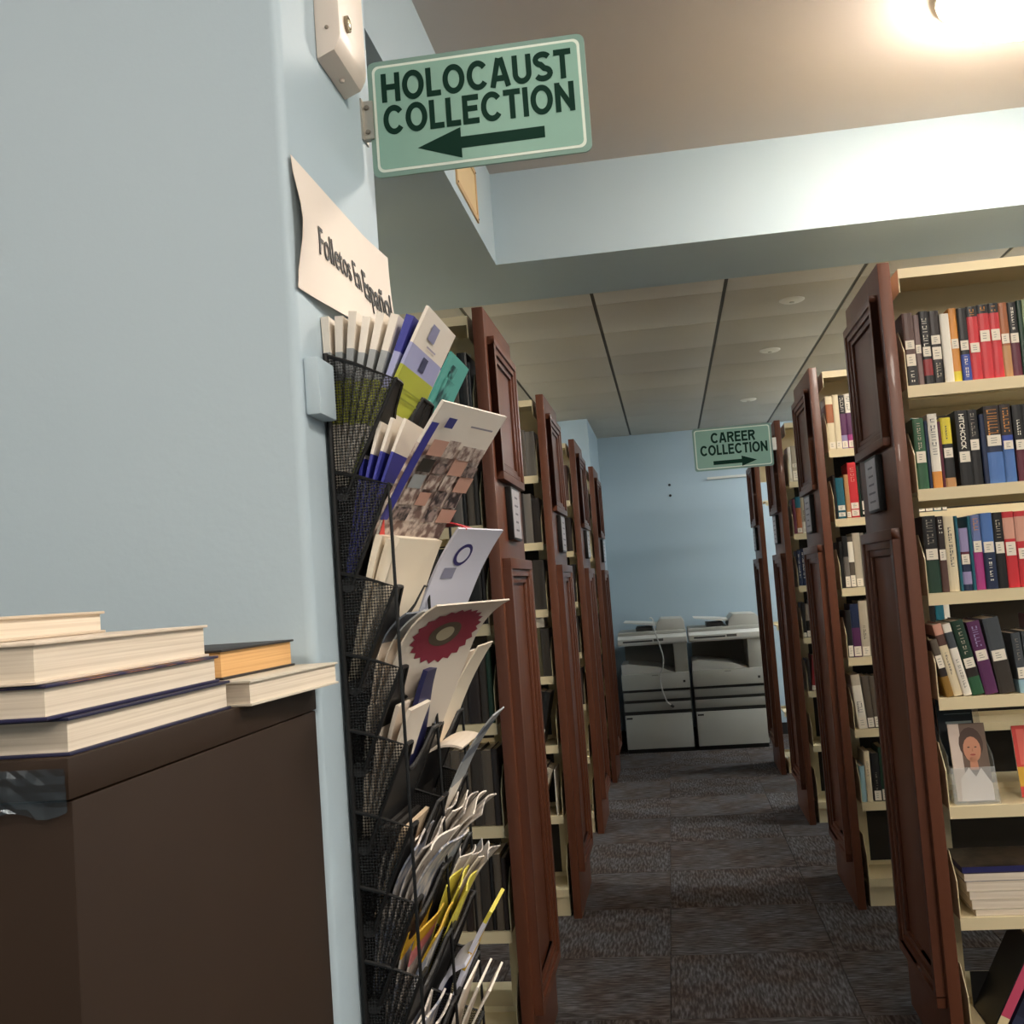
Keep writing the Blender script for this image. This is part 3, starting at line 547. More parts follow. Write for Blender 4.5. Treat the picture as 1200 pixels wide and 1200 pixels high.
def sign_text(txt, width, height, M):
    tot = sum(GL[c][0] for c in txt) + .085 * (len(txt) - 1); kx = width / tot; mb = MB(); x = 0; lay = 0
    for c in txt:
        for pl in GL[c][1]:
            lay += 1
            P = [Vector((p[0], p[1])) for i_, p in enumerate(pl) if i_ == 0 or (p[0] - pl[i_ - 1][0]) ** 2 + (p[1] - pl[i_ - 1][1]) ** 2 > 1e-6]; closed = (P[0] - P[-1]).length < 1e-4; L_, R_ = [], []
            for i, p in enumerate(P):
                a_ = P[i - 1] if i > 0 else (P[-2] if closed else None); b_ = P[i + 1] if i < len(P) - 1 else (P[1] if closed else None)
                d1 = (p - a_).normalized() if a_ is not None else (b_ - p).normalized(); d2 = (b_ - p).normalized() if b_ is not None else d1
                n1 = Vector((-d1.y, d1.x)); n2 = Vector((-d2.y, d2.x)); n = n1 + n2
                n = n.normalized() if n.length > 1e-5 else n1
                k = q_ / max(.45, n.dot(n1)); L_.append(p + n * k); R_.append(p - n * k)
            for i in range(len(P) - 1):
                mb.poly([((x + v.x) * kx, -.00006 * (lay % 5), v.y * height) for v in (R_[i], R_[i + 1], L_[i + 1], L_[i])], M)
        x += GL[c][0] + .085
    return mb.mesh('lettering')
def hanging_sign(label, cx, cy, cz, w_, h_, rot, lines, arrow, edge='5f8275'):
    root = thing('hanging_sign', label, 'sign', (cx, cy, cz)); root.rotation_euler = (0, rot, 0)
    mb = MB(); mb.prism(rrect(w_, h_, w_ * .035), 1, 0, .004, mat('sign_plate_edge', '7d9b90', .4)); mb.build('plate', root)
    mb = MB(); o1 = rrect(w_ * .955, h_ * .92, w_ * .03); mb.prism(o1, 1, -.0006, 0.0002, SIGNB); mb.build('border', root)
    mb = MB(); mb.prism(rrect(w_ * .93, h_ * .875, w_ * .024), 1, -.0011, -.0005, SIGN); mb.build('face', root)
    for txt, x, z, tw, th in lines:
        put('lettering', sign_text(txt, tw * w_, th * h_, SIGNT), root, (x * w_, -.0015, z * h_))
    x0, x1, z, hh, hl, sh = arrow; mb = MB()   # x0 tail, x1 tip
    d_ = 1 if x1 > x0 else -1; xh = x1 - d_ * hl
    P = [(x0, z - sh), (xh, z - sh), (xh, z - hh), (x1, z), (xh, z + hh), (xh, z + sh), (x0, z + sh)]
    P = [(a * w_, b * h_) for a, b in P]
    mb.prism(P, 1, -.0018, -.001, SIGNT); mb.build('arrow', root); return root
s1 = hanging_sign('green hanging sign reading HOLOCAUST COLLECTION with a left arrow on the near column', -.2155, 1.5, 2.116, .315, .171, -.0, [('HOLOCAUST', -.437, .135, .873, .25), ('COLLECTION', -.437, -.145, .876, .25)], (.295, -.285, -.29, .13, .2, .048))
mb = MB(); mb.box(-.170, -.152, -.004, .008, -.028, .028, mat('galvanised', 'b9b5ac', .35, metal=.8)); mb.box(-.170, -.166, -.012, .02, -.03, .03, MC['galvanised'])
for z in (-.018, .018):
    for y in (-.006,): mb.lathe([(.004, -.003), (.003, -.005), (.001, -.0055)], (-.1605, y + .004, z), C('777268'), 8, axis=1)
mb.build('bracket', s1)
s2 = hanging_sign('green hanging sign reading CAREER COLLECTION with a right arrow on the third right bookcase', .415, 6.36, 2.149, .445, .247, 0, [('CAREER', -.27, .13, .56, .24), ('COLLECTION', -.415, -.15, .85, .24)], (-.26, .29, -.33, .12, .19, .045))
mb = MB(); mb.box(.222, .244, -.004, .03, -.035, .035, C('e9e6dd', .3)); mb.build('bracket', s2)

# ------------------------------------------------------------------ fixtures on the column
al = thing('wall_alarm', 'beige plastic wall unit with a round lens high on the column above the green sign', 'alarm', (XCOL, 1.287, 2.106))
PLAS = mat('beige_plastic', 'eadccf', .42)
mb = MB(); mb.prism([(0, 0), (.024, .01), (.031, .022), (.033, .03), (.033, .2), (0, .2)], 1, 0, .122, PLAS); mb.build('housing', al, bevel=.004)
mb = MB(); mb.sm = True; mb.lathe([(.0105, .0), (.0105, .004), (.008, .005), (.007, .003), (.001, .003)], (.033, .03, .056), mat('lens_ring', '9c8f7a', .25, metal=.5), 20, axis=0); mb.build('lens_ring', al)
mb = MB(); mb.sm = True; mb.lathe([(.0068, 0.003), (.005, .0055), (.001, .0065)], (.033, .03, .056), mat('lens_glass', 'd9cfa8', .1, spec=.7), 16, axis=0); mb.build('lens', al)
mb = MB(); mb.lathe([(.0028, 0), (.0022, -.0015), (.001, -.002)], (.016, 0, .04), C('9a8c7c'), 10, axis=1); mb.build('screw', al)
mb = MB(); mb.lathe([(.004, 0), (.003, -.003), (.001, -.0035)], (.012, .07, .004), C('c9bcae'), 10, axis=2); mb.build('screw', al)
# mounting block beside the brochure rack
mb = MB(); mb.box(XCOL, XCOL + .018, 1.163, 1.222, 1.638, 1.703, WALL); mb.build('mounting_block', bevel=.003, label='small blue-grey painted block on the column at the top corner of the rack', cat='block')
# paper notice
PN = mat('notice_paper', 'f0e4d8', .8, noise=((9, 9, 9), .4, 'ecdfd2'))
nt_ = thing('paper_notice', 'curling white paper notice reading Folletos En Español taped to the column', 'notice', (XCOL, 1.155, 1.85))
def wav(u, v):    # u along y 0..1, v height 0..1 -> standoff from the wall
    return .003 + .010 * (1 - v) * (1 - math.cos(2 * math.pi * min(1, u * 1.1))) / 2 + .028 * max(0, u - .72) ** 1.2 + .012 * (1 - v) ** 2 * u + .005 * (1 - u) ** 3 * (1 - math.cos(6.28 * v))
LN, HN = .405, .152; mb = MB(); N, Mv = 22, 8; V = {}
for side_ in (0, 1):
    for i in range(N + 1):
        for j in range(Mv + 1):
            u, v = i / N, j / Mv; V[(side_, i, j)] = len(mb.v); mb.v.append((wav(u, v) - side_ * .0004, u * LN, -.07 + HN * v))
k_ = mb.m(PN)
for side_ in (0, 1):
    for i in range(N):
        for j in range(Mv): mb.f.append([V[(side_, i, j)], V[(side_, i + 1, j)], V[(side_, i + 1, j + 1)], V[(side_, i, j + 1)]]); mb.mi.append(k_)
mb.sm = True; mb.build('sheet', nt_)
def on_notice(txt, u0, u1, v0, hh, bold):
    me = text_mesh(txt, (u1 - u0) * LN, C('2a2624'), 'lettering', bold, hh)
    for v in me.vertices:
        y_ = u0 * LN + v.co.x; z_ = v0 * HN + v.co.z; v.co = (wav(min(1, y_ / LN), z_ / HN) + .0012 - v.co.y, y_, -.07 + z_)
    put('lettering', me, nt_)
on_notice('Folletos En', .15, .58, .36, .034, .0); on_notice('Español', .62, .97, .27, .05, .012)

# ------------------------------------------------------------------ brochure rack on the column
LIPS = [1.682, 1.56, 1.442, 1.349, 1.262, 1.17, 1.086, 1.004, .92, .836]
RY0, RW = 1.23, .172
rack = thing('brochure_rack', 'black mesh literature rack full of brochures hanging on the column', 'rack', (0, 0, 0))
XB = XCOL + .004; XF = [-.296] + [-.312] * 9; DEP = [.128] + [.112] * 9
ZB = .70; mb = MB(); mb.box(XB, XB + .002, RY0, RY0 + 2 * RW, ZB, 1.715, BLACK); mb.build('back_panel', rack)
for yy in (RY0, RY0 + RW, RY0 + 2 * RW):
    mb = MB(); mb.tube([(XB + .002, yy, ZB), (XB + .002, yy, 1.72)], .0035, BLACK); mb.build('upright', rack)
    mb = MB(); mb.tube([(-.312, yy, ZB), (-.312, yy, 1.56)], .002, BLACK); mb.build('front_wire', rack)
for t, lz in enumerate(LIPS):
    dep = DEP[t]; zb = lz - dep; xf = XF[t]; xbm = XB + .004
    for yy in (RY0, RY0 + RW, RY0 + 2 * RW):
        bk_top = lz + (.035 if t == 0 else .02)
        mb = MB(); mb.prism([(xbm, zb), (xbm + .014, zb), (xf, lz), (xbm, bk_top)], 1, yy - .0006, yy + .0006, MESH); mb.build('side_panel', rack)
        mb = MB(); mb.tube([(xbm, yy, bk_top), ((xbm * .6 + xf * .4), yy, lz * .35 + bk_top * .65), (xf, yy, lz), (xbm + .014, yy, zb)], .0024, BLACK, 6); mb.build('side_wire', rack)
    for c in range(2):
        ya, yb = RY0 + c * RW, RY0 + (c + 1) * RW
        mb = MB(); P = []    # front panel: sloping plane from the pocket bottom to the lip with a U notch
        def pt(y, s): return (xbm + .014 + (xf - xbm - .014) * s, y, zb + (lz - zb) * s)
        prof2 = [(ya, 1), (ya + .022, 1.0)] + [(ya + .03 + (RW - .06) * q / 8, 1 - .36 * math.sin(math.pi * q / 8) ** .6) for q in range(0, 9)] + [(yb - .022, 1.0), (yb, 1)]
        prev = None
        for (y, s) in prof2:
            if prev: mb.poly([pt(prev[0], 0), pt(y, 0), pt(y, s), pt(prev[0], prev[1])], BLACK)
            prev = (y, s)
        mb.build('front_panel', rack)
        mb = MB(); mb.tube([pt(y, s) for y, s in prof2], .0028, BLACK, 6); mb.build('lip_wire', rack)
        mb = MB(); mb.sm = True; mb.tube([(xbm + .008, ya, zb), (xbm + .008, yb, zb)], .009, mat('rack_tube', '2b2b2b', .4), 10); mb.build('bottom_roll', rack)
def pmix(name, a, b, sc_=40):
    return mat('print_' + name, a, .45, noise=((sc_, sc_, sc_), .08, b))
PM = {'w': C('ece3d6', .45), 'lime': C('aeb43c', .45), 'lil': C('a5a8cf', .45), 'teal': C('5fb3a8', .45), 'tealpic': pmix('tealpic', '5fb3a8', '1d4a4c', 34), 'blue': C('3a3d97', .45), 'photo': pmix('photo', '7d655e', 'd3c3b8', 75), 'photo2': pmix('photo2', '332c30', 'a08c86', 85),
      'red': C('d8453f', .45), 'red2': C('cc3a44', .45), 'cr': C('e5d8c2', .5), 'lilw': C('d5d6e4', .45), 'pap': C('e0d3c2', .6), 'mag': C('8d2f41', .45), 'gr': C('9fa3a4', .5), 'news': pmix('news', 'd9cfc4', '9b9590', 60), 'yel': C('d9cd55', .5), 'gold': C('c9a22c', .5), 'navy': C('24264f', .45),
      'sky': C('7f9fd6', .45), 'dk': C('2c2926', .5), 'newsb': pmix('newsb', 'd3cbc2', '7d8597', 45), 'pkp': C('cf7f80', .5), 'tan': C('c9b295', .5), 'bgr': C('6f7680', .5), 'grn': C('5d6c4a', .5), 'skin': C('c79a88', .5)}
BR = {}
def brochure(label, yc, wid, tier, length, bands, lean=.45, curl=0, th=.003, push=0.0, lift=0, yaw=0, group=None, skew=0, ruffle=0, kind='brochure', cat='brochure', free=False, tp=1.0):
    """sheet standing in a pocket of the rack: leans out from the wall and may bend forward above the lip. bands from the foot up"""
    zb = LIPS[tier] - DEP[tier] + .005 + lift; x0 = XB + .007 + push
    zb += max(0, push + th * tp - .011) / .38
    if not free: lean = min(lean, math.atan((XF[tier] - x0 - th * (tp + (1 - tp) * .6)) / (DEP[tier] - .008)) + .02)
    root = put(kind, None, None, (x0, yc, zb), label, cat, group); root.rotation_euler = (0, 0, yaw)
    N = 24; pts = []; x = z = 0.0; s0 = min(.8, DEP[tier] / length); ph = rnd.uniform(0, 6)
    for i in range(N + 1):
        s = i / N; a = lean + curl * max(0, (s - s0) / (1 - s0)); pts.append((x, z, a)); x += math.sin(a) * length / N; z += math.cos(a) * length / N
    def S(s, y, e=0):
        t = s * N; i = min(N - 1, int(t)); f = t - i; p, q = pts[i], pts[i + 1]
        a = p[2] + (q[2] - p[2]) * f; px = p[0] + (q[0] - p[0]) * f; pz = p[1] + (q[1] - p[1]) * f
        r = ruffle * max(0, s - s0) * math.sin(ph + 4 * y); e = e * (tp + (1 - tp) * s) + r
        return (px + math.cos(a) * e, (y - .5) * wid + skew * s, pz - math.sin(a) * e)
    mb = MB()
    def bm_(s):
        for fr, M in bands:
            if s <= fr + 1e-6: return PM[M]
        return PM[bands[-1][1]]
    ny = 1 if not ruffle else 9
    for i in range(N):
        M = bm_((i + .5) / N); a, b = i / N, (i + 1) / N
        for j in range(ny):
            c, d = j / ny, (j + 1) / ny
            mb.poly([S(a, c, th), S(a, d, th), S(b, d, th), S(b, c, th)], M); mb.poly([S(a, c), S(b, c), S(b, d), S(a, d)], M)
        mb.poly([S(a, 0), S(a, 0, th), S(b, 0, th), S(b, 0)], M); mb.poly([S(a, 1), S(b, 1), S(b, 1, th), S(a, 1, th)], M)
    for j in range(ny):
        c, d = j / ny, (j + 1) / ny; mb.poly([S(1, c), S(1, c, th), S(1, d, th), S(1, d)], PM[bands[-1][1]])
    me = mb.mesh('sheet'); me.polygons.foreach_set('use_smooth', [True] * len(me.polygons)); me.set_sharp_from_angle(angle=.6)
    put('sheet', me, root); BR[root.name] = (S, th); return root
def print_on(root, items, n=6):
    """flat print on the front: items (s0,s1,y0,y1,material)"""
    S, th = BR[root.name]; mb = MB(); e = th + .0006
    for s0, s1, y0, y1, M in items:
        e += .0002
        for q in range(n):
            a = s0 + (s1 - s0) * q / n; b = s0 + (s1 - s0) * (q + 1) / n; mb.poly([S(a, y0, e), S(a, y1, e), S(b, y1, e), S(b, y0, e)], M)
    mb.build('print', root)
def disc_on(root, cs, cy, rs, ry, M, e, n=40, star=1.0, name='print'):
    S, th = BR[root.name]; mb = MB()
    def P(q, f): k = f * (star if q % 2 and f == 1 else 1); return S(min(1, cs + rs * k * math.sin(6.2832 * q / n)), cy + ry * k * math.cos(6.2832 * q / n), th + e)
    R_ = [.02, .25, .5, .75, 1]
    for f0, f1 in zip(R_, R_[1:]):
        for q in range(n): mb.poly([P(q, f0), P(q, f1), P((q + 1) % n, f1), P((q + 1) % n, f0)], M)
    mb.poly([P(q, .02) for q in range(n)], M)
    mb.build(name, root)
def stack(fmt, n, yc, wid, tier, length, bands, l0, l1, th=.003, curl=0, dl=0, group=None, dc=0, dy=0, ruffle=0, p0=0, tp=.4, **k):
    o = None
    for i in range(n):
        f = i / max(1, n - 1)
        o = brochure(fmt % ORD[i], yc + dy * i + rnd.uniform(-.004, .004), wid, tier, length + dl * i + rnd.uniform(-.004, .004), bands[i % len(bands)] if isinstance(bands[0], list) else bands, l0 + (l1 - l0) * f, curl + dc * i, th, p0 + i * th * tp * 1.04, group=group, ruffle=ruffle, tp=tp, **k)
    return o
YN = RY0 + RW / 2; YFAR = RY0 + RW * 1.5; R3_ = RW - .012
# top tier: fan of white brochures with lime bands, seen edge-on through the mesh, then the front one
stack('white lime-banded brochure seen edge-on in the top near pocket, %s from the wall', 7, YN, R3_, 0, .205, [[(.2, 'w'), (.36, 'w'), (.62, 'lime'), (.78, 'gr'), (.95, 'w'), (1, 'w')]] * 6 + [[(.6, 'lime'), (.8, 'lil'), (1, 'blue')]], -.03, .40, .0098, dl=.002, tp=.2, group='white brochures fanned in the top near pocket', p0=-.004)
fr = brochure('white brochure with lilac and lime bands at the front of the top near pocket', YN + .004, R3_, 0, .222, [(.42, 'w'), (.66, 'lime'), (.79, 'lil'), (1, 'w')], .5, .02, .004, .012, .0)
print_on(fr, [(.69, .77, .4, .56, C('3c4060')), (.86, .95, .28, .5, C('8f90b0')), (.82, .83, .35, .65, C('a9a4b4')), (.55, .56, .15, .8, C('8a9030')), (.5, .51, .15, .8, C('8a9030'))])
stack('white brochure behind the teal one in the top far pocket, %s from the wall', 3, YFAR - .01, .12, 0, .2, [(1, 'w')], .2, .34, .003, group='white brochures in the top far pocket')
te = brochure('teal brochure with a dark picture in the top far pocket', YFAR - .008, .125, 0, .2, [(1, 'teal')], .5, .06, .003, .014)
print_on(te, [(.6, .84, .2, .85, PM['tealpic']), (.86, .94, .25, .5, PM['tealpic'])])
# second tier
stack('blue and white brochure in the second near pocket, %s from the wall', 4, YN - .008, .145, 1, .185, [(.8, 'blue'), (.9, 'w'), (1, 'w')], .2, .38, .004, curl=.08, dl=.004, group='blue and white brochures in the second tier')
ph = brochure('white brochure with a photo collage and blue edge in the second near pocket', YN + .008, R3_ + .004, 1, .225, [(.74, 'photo'), (1, 'w')], .62, .1, .004, .03, -.045, -.3, free=True)
print_on(ph, [(.3, .88, 0, .1, PM['blue']), *[(.3 + .1 * a_, .3 + .1 * a_ + rnd.uniform(.06, .11), .12 + .22 * b_, .12 + .22 * b_ + rnd.uniform(.12, .24), PM[rnd.choice(['photo2', 'photo', 'photo2', 'photo', 'skin', 'gr', 'dk'])]) for a_ in range(5) for b_ in range(4)], (.87, .93, .14, .26, C('3a3d80')), (.9, .91, .5, .85, C('8d8790'))])
brochure('red brochure in the second far pocket', YFAR - .02, .12, 1, .16, [(1, 'red2')], .45, .5, .003, .01)
# third tier
rd_ = brochure('white leaflet with a red panel standing in the third near pocket', YN - .026, .1, 2, .205, [(1, 'w')], .22, .2, .003, 0, .006)
print_on(rd_, [(.66, .96, .0, .6, PM['red']), (.7, .74, .64, .95, C('3a3334'))])
stack('thick cream pamphlet in the third near pocket, %s from the wall', 3, YN, R3_ - .01, 2, .175, [(1, 'cr')], .25, .36, .0085, .1, dl=-.004, yaw=-.12, group='cream pamphlets in the third tier', p0=.004)
brochure('leaflet with white and red bands drooping out of the third far pocket', YFAR - .05, .09, 2, .225, [(.5, 'dk'), (.62, 'dk'), (.8, 'w'), (1, 'red2')], .25, 2.1, .002, .004, .035)
lg_ = brochure('pale lilac leaflet with a blue ring emblem in the third far pocket', YFAR - .02, .13, 2, .2, [(1, 'lilw')], .5, .25, .003, .03, -.05, -.3, free=True)
disc_on(lg_, .8, .4, .085, .17, C('34306e'), .0008, 28, name='ring_emblem'); disc_on(lg_, .8, .4, .06, .12, PM['lilw'], .0013, 28, name='ring_centre'); print_on(lg_, [(.62, .7, .15, .4, C('8f90a6'))])
# fourth tier
stack('grey and cream newsletter curling out of the fourth tier, %s from the wall', 3, YN + .03, R3_, 3, .19, [[(.75, 'pap'), (1, 'bgr')], [(.75, 'pap'), (1, 'gr')], [(1, 'pap')]], .2, .36, .002, .9, dl=.004, group='newsletters in the fourth tier')
mz = brochure('newsletter with a large dark red flower picture at the front of the fourth tier', YN + .035, R3_, 3, .2, [(1, 'pap')], .5, .75, .002, .03, -.035, -.4, free=True)
disc_on(mz, .7, .52, .22, .44, PM['mag'], .0006, 44, .88, 'flower_print'); disc_on(mz, .7, .5, .095, .2, C('5a4f3f'), .001, 24, 1, 'flower_centre'); disc_on(mz, .7, .5, .055, .11, C('b5a98c'), .0014, 24, 1, 'flower_centre')
stack('white leaflet in the fourth far pocket, %s from the wall', 2, YFAR + .01, .12, 3, .17, [(1, 'w')], .3, .4, .003, .2, group='white leaflets in the fourth far pocket')
# fifth tier
stack('folded cream leaflet in the fifth near pocket, %s from the wall', 4, YN - .02, .105, 4, .15, [(1, 'pap')], .1, .36, .005, .1, dl=.003, group='cream leaflets in the fifth tier')
brochure('dark navy booklet at the front of the fifth near pocket', YN + .03, .1, 4, .15, [(1, 'navy')], .5, .1, .006, .022)
bf = brochure('white flyer with a blue stripe in the fifth far pocket', YFAR - .03, .11, 4, .215, [(1, 'w')], .4, .1, .002, .008)
print_on(bf, [(.5, .98, .0, .3, PM['sky']), (.5, .62, .05, .3, PM['red'])])
brochure('plain cream flyer at the end of the fifth far pocket', YFAR + .02, .12, 4, .22, [(1, 'cr')], .42, .25, .002, .012)
# sixth tier
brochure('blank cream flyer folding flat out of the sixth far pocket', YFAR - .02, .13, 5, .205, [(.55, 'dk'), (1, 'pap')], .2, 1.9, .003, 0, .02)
g6 = brochure('grey flyer with two dark stripes in the sixth far pocket', YFAR + .02, .1, 5, .225, [(.5, 'w'), (.66, 'gr'), (.74, 'bgr'), (.85, 'gr'), (.93, 'bgr'), (1, 'gr')], .5, .35, .002, .012)
stack('brown-grey booklet in the sixth near pocket, %s from the wall', 3, YN, .13, 5, .105, [[(1, 'dk')], [(1, 'dk')], [(1, 'tan')]], .2, .38, .005, 0, dl=.004, group='booklets in the sixth tier')
# seventh tier
stack('curled newspaper in the seventh near pocket, %s from the wall', 6, YN + .005, R3_ - .01, 6, .165, [[(.75, 'newsb'), (1, 'news')], [(.8, 'news'), (1, 'w')], [(1, 'newsb')]], .12, .42, .0022, .3, dl=.003, dc=.04, ruffle=.014, group='newspapers in the seventh near pocket')
stack('curled newspaper in the seventh far pocket, %s from the wall', 5, YFAR + .01, .13, 6, .18, [[(.6, 'gr'), (1, 'news')], [(1, 'w')]], .25, .42, .002, .4, dl=.003, dc=.06, ruffle=.014, group='newspapers in the seventh far pocket')
# eighth tier
stack('pink and yellow leaflet in the eighth near pocket, %s from the wall', 4, YN + .01, .13, 7, .15, [[(.75, 'news'), (.88, 'pkp'), (1, 'gold')], [(.8, 'newsb'), (1, 'gold')]], .15, .42, .002, .15, dl=.004, ruffle=.01, group='pink and yellow leaflets in the eighth tier')
stack('bright yellow flyer in the eighth far pocket, %s from the wall', 3, YFAR - .045, .1, 7, .17, [(1, 'yel')], .3, .42, .002, .15, dl=.004, p0=.006, ruffle=.01, group='yellow flyers in the eighth tier')
stack('pale dog-eared flyer beside the yellow ones in the eighth far pocket, %s from the wall', 5, YFAR + .04, .09, 7, .185, [[(.75, 'tan'), (1, 'news')], [(1, 'w')]], .25, .42, .0018, .3, dl=.004, dc=.03, ruffle=.014, group='pale flyers in the eighth far pocket')
# ninth tier
brochure('grey-white catalogue rolled over in the ninth far pocket', YFAR - .03, .1, 8, .17, [(.7, 'navy'), (1, 'lilw')], .3, 1.1, .005, .002)
brochure('magazine with a yellow corner in the ninth far pocket', YFAR + .015, .11, 8, .205, [(.6, 'lilw'), (.72, 'gold'), (.93, 'lilw'), (1, 'yel')], .45, .2, .005, .012)
stack('worn newspaper in the ninth near pocket, %s from the wall', 5, YN, .14, 8, .125, [[(.6, 'grn'), (1, 'news')], [(1, 'newsb')]], .1, .42, .0028, .1, dl=.002, ruffle=.014, group='newspapers in the ninth tier')
# tenth tier
stack('folded white newspaper in the lowest near pocket, %s from the wall', 4, YN + .02, .14, 9, .14, [[(.5, 'bgr'), (1, 'w')], [(1, 'w')]], .15, .42, .004, .15, dl=.004, group='newspapers in the lowest near pocket')
stack('narrow white paper sticking up from the lowest far pocket, %s from the wall', 3, YFAR, .11, 9, .2, [(1, 'w')], .3, .44, .003, .15, dl=.004, group='white papers in the lowest far pocket')

# ------------------------------------------------------------------ brown cabinet with book piles
ZT_ = 1.343; cb = thing('low_cabinet', 'dark brown laminate cabinet standing against the blue column wall', 'cabinet', (-.386, .655, 0))
MB().box(-.75, 0, .004, .488, 0, ZT_ - .0275, BROWN).build('body', cb, bevel=.002)
MB().box(-.75, .0005, 0, .49, ZT_ - .0265, ZT_, BROWN).build('top', cb, bevel=.0015)
mb = MB(); TP = mat('clear_tape', '45525a', .22, metal=.25, alpha=.45); NX, NZ = 18, 6; G = [[(-.12 + .1195 * i / NX, -.0012 - rnd.uniform(0, .0022), ZT_ - .006 - .029 * j / NZ - (.0025 * math.sin(i * .9) if j == NZ else 0)) for j in range(NZ + 1)] for i in range(NX + 1)]
for i in range(NX):
    for j in range(NZ): mb.poly([G[i][j], G[i + 1][j], G[i + 1][j + 1], G[i][j + 1]], TP)
mb.build('packing_tape', cb, label='strip of wrinkled clear packing tape')
def flat_book(label, xr, y0, w_, l_, z, th, cover, pages, rz=0, cov2=None, edge=.003):
    """book lying flat; xr right side, y0 near end; fore-edge to the right"""
    root = thing('hardback_book', label, 'book', (xr, y0, z), 'books piled on the brown cabinet'); root.rotation_euler.z = rz
    bt = .0022
    mb = MB(); mb.box(-w_, 0, 0, l_, 0, bt, cover); mb.box(-w_, 0, 0, l_, th - bt, th, cov2 or cover); mb.box(-w_, -w_ + .003, 0, l_, bt, th - bt, cover); mb.build('cover', root, bevel=.0008)
    mb = MB(); mb.box(-w_ + .004, -edge, edge, l_ - edge, bt, th - bt, pages); mb.build('pages', root); return root
flat_book('white-paged hardback with a navy cover at the bottom of the near pile', -.389, .664, .19, .262, ZT_, .0245, C('23233f'), PAGES, 0)
flat_book('white-paged hardback with a navy and coloured cover, second from the bottom of the near pile', -.394, .648, .19, .268, ZT_ + .0247, .0225, C('232145'), PAGES, .0, mat('colour_cover', '2a2c48', .4, noise=((22, 22, 5), .06, 'a8743f')))
flat_book('thick cream hardback third from the bottom of the near pile', -.3985, .645, .19, .262, ZT_ + .0475, .027, C('d8c8b4'), PAGES, 0)
flat_book('small cream book on top of the near pile', -.466, .69, .13, .185, ZT_ + .0748, .018, C('cdbca6'), PAGES, .05)
flat_book('cream-covered hardback overhanging the cabinet edge by the column', -.3735, .934, .15, .208, ZT_, .0225, C('cfc6b4'), PAGES, -.075, None, .0025)
flat_book('orange-paged book with a black cover on top of the cream-covered hardback', -.409, .958, .13, .168, ZT_ + .0228, .0275, C('2a2522'), TAN, -.055)

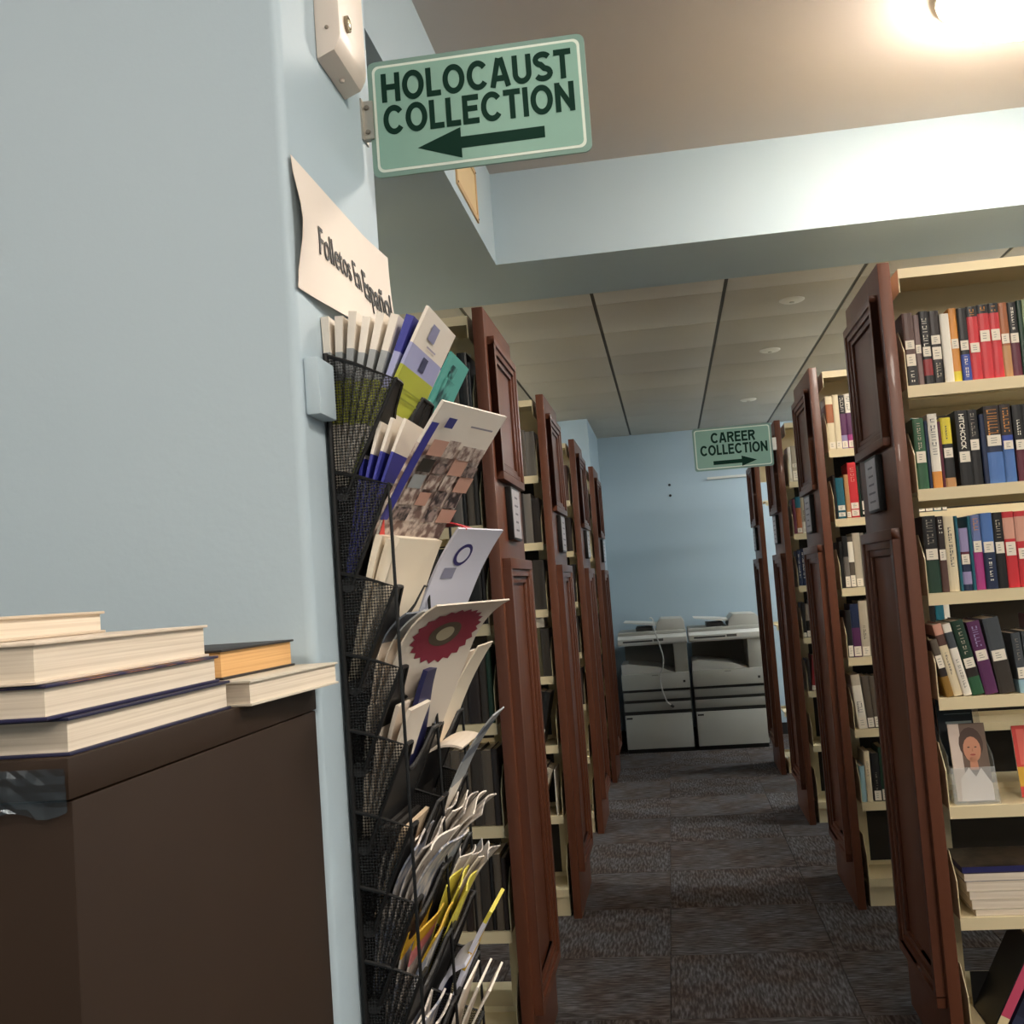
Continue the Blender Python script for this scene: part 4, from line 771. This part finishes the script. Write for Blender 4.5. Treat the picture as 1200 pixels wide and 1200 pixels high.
# ------------------------------------------------------------------ photocopiers
CG = mat('copier_grey', 'c0bdb3', .5, noise=((4, 4, 4), .4, 'b9b6ac')); CG2 = mat('copier_dark_grey', '96938b', .5); CL = mat('copier_light', 'd8d5cd', .45); CD = C('1d1c1b', .5)
def copier(x0, x1, label, idx):
    yf = 9.27; d = .62; W_ = x1 - x0
    r = thing('photocopier', label, 'copier', (x0, yf, 0), 'photocopiers at the end of the aisle')
    MB().box(.01, W_ - .01, .02, d, 0, .03, CD).build('plinth', r)
    MB().box(.0, W_, .012, d, .03, .63, C('33312e')).build('chassis', r)
    dr = MB().box(.006, W_ - .006, -.006, .012, .035, .315, CG).build('cabinet_door', r, bevel=.004)
    MB().box(.015, .065, -.0075, -.006, .283, .297, C('35332f')).build('door_badge', dr)
    for z0, z1 in ((.345, .412), (.437, .5)):
        MB().box(.004, W_ - .004, -.004, .012, z0, z1, CG2).build('paper_drawer', r, bevel=.003)
    mb = MB(); mb.box(0, W_, -.012, d, .522, .652, CG); mb.build('main_body', r, bevel=.006)
    MB().box(W_ * .45, W_ * .54, -.0135, -.012, .632, .642, CG2).build('finger_grip', r)
    MB().box(W_ - .055, W_ - .036, -.0135, -.012, .566, .585, C('3c3a37')).build('badge', r)
    # output tray: sloping bed rising to the left, right tower, rear wall
    mb = MB(); mb.prism([(0.004, .652), (W_ * .78, .652), (W_ * .56, .70), (W_ * .1, .738), (.004, .73)], 1, .03, d - .06, CL); mb.build('output_tray', r)
    MB().box(W_ * .8, W_ - .002, .0, d, .652, .89, CG).build('right_tower', r, bevel=.005)
    MB().box(.02, W_ * .8, d - .06, d, .652, .89, CG2).build('rear_wall', r)
    # scanner with control panel
    mb = MB(); mb.prism([(-.03, .905), (-.02, .89), (d, .88), (d, .97), (.02, .97), (-.03, .945)], 0, -.008, W_ + .004, CL); mb.build('scanner', r, bevel=.004)
    mb = MB(); mb.box(W_ * .06, W_ * .5, -.0315, -.029, .918, .93, C('3b3a37')); mb.box(W_ * .52, W_ * .66, -.0315, -.029, .918, .938, C('6a6863')); mb.build('control_panel', r)
    MB().box(-.006, W_ + .002, .03, d, .972, 1.0, CG).build('platen_cover', r, bevel=.005)
    mb = MB(); mb.prism([(W_ * .56, 1.0), (W_ * .99, 1.0), (W_ * .99, 1.06), (W_ * .95, 1.092), (W_ * .64, 1.098), (W_ * .58, 1.06)], 1, .06, d - .05, CG); mb.build('document_feeder', r, bevel=.006)
    mb = MB(); mb.prism([(W_ * .08, 1.085), (W_ * .09, 1.078), (W_ * .5, 1.045), (W_ * .58, 1.04), (W_ * .6, 1.056), (W_ * .4, 1.07)], 1, .1, d - .1, CL); mb.build('feeder_tray', r)
    MB().box(W_ * .26, W_ * .5, .12, d - .1, 1.0, 1.032, C('35332f')).build('feeder_exit', r)
    return r
c1 = copier(-.468, .092, 'grey office photocopier on the left with a cable hanging down its front', 0)
c2 = copier(.118, .70, 'grey office photocopier on the right beside the farthest right bookcase', 1)
path = [(-.20, 9.52, 1.10), (-.19, 9.40, 1.11), (-.17, 9.27, 1.09), (-.16, 9.225, 1.0), (-.125, 9.22, .86), (-.11, 9.225, .78), (-.12, 9.23, .70), (-.15, 9.245, .62), (-.14, 9.247, .52), (-.11, 9.247, .42), (-.075, 9.247, .385)]
def smooth(p, n=5):
    p = [Vector(q) for q in p]; o = []
    for i in range(len(p) - 1):
        a, b, c, d = p[max(i - 1, 0)], p[i], p[i + 1], p[min(i + 2, len(p) - 1)]
        for j in range(n):
            t = j / n; o.append(.5 * ((2 * b) + (c - a) * t + (2 * a - 5 * b + 4 * c - d) * t * t + (3 * b - a - 3 * c + d) * t ** 3))
    return o + [p[-1]]
cd = thing('power_cable', 'pale grey cable draped over the front of the left photocopier', 'cable', (0, 0, 0))
mb = MB(); mb.sm = True; mb.tube(smooth(path), .0055, C('c9c6c0'), 8); mb.build('cord', cd)
mb = MB(); mb.tube([(-.078, 9.247, .388), (-.055, 9.246, .37)], .011, C('3a3836'), 8); mb.build('plug', cd)
# papers on the shelf behind: dark bin and cream unit beyond the farthest right bookcase are its own shelves
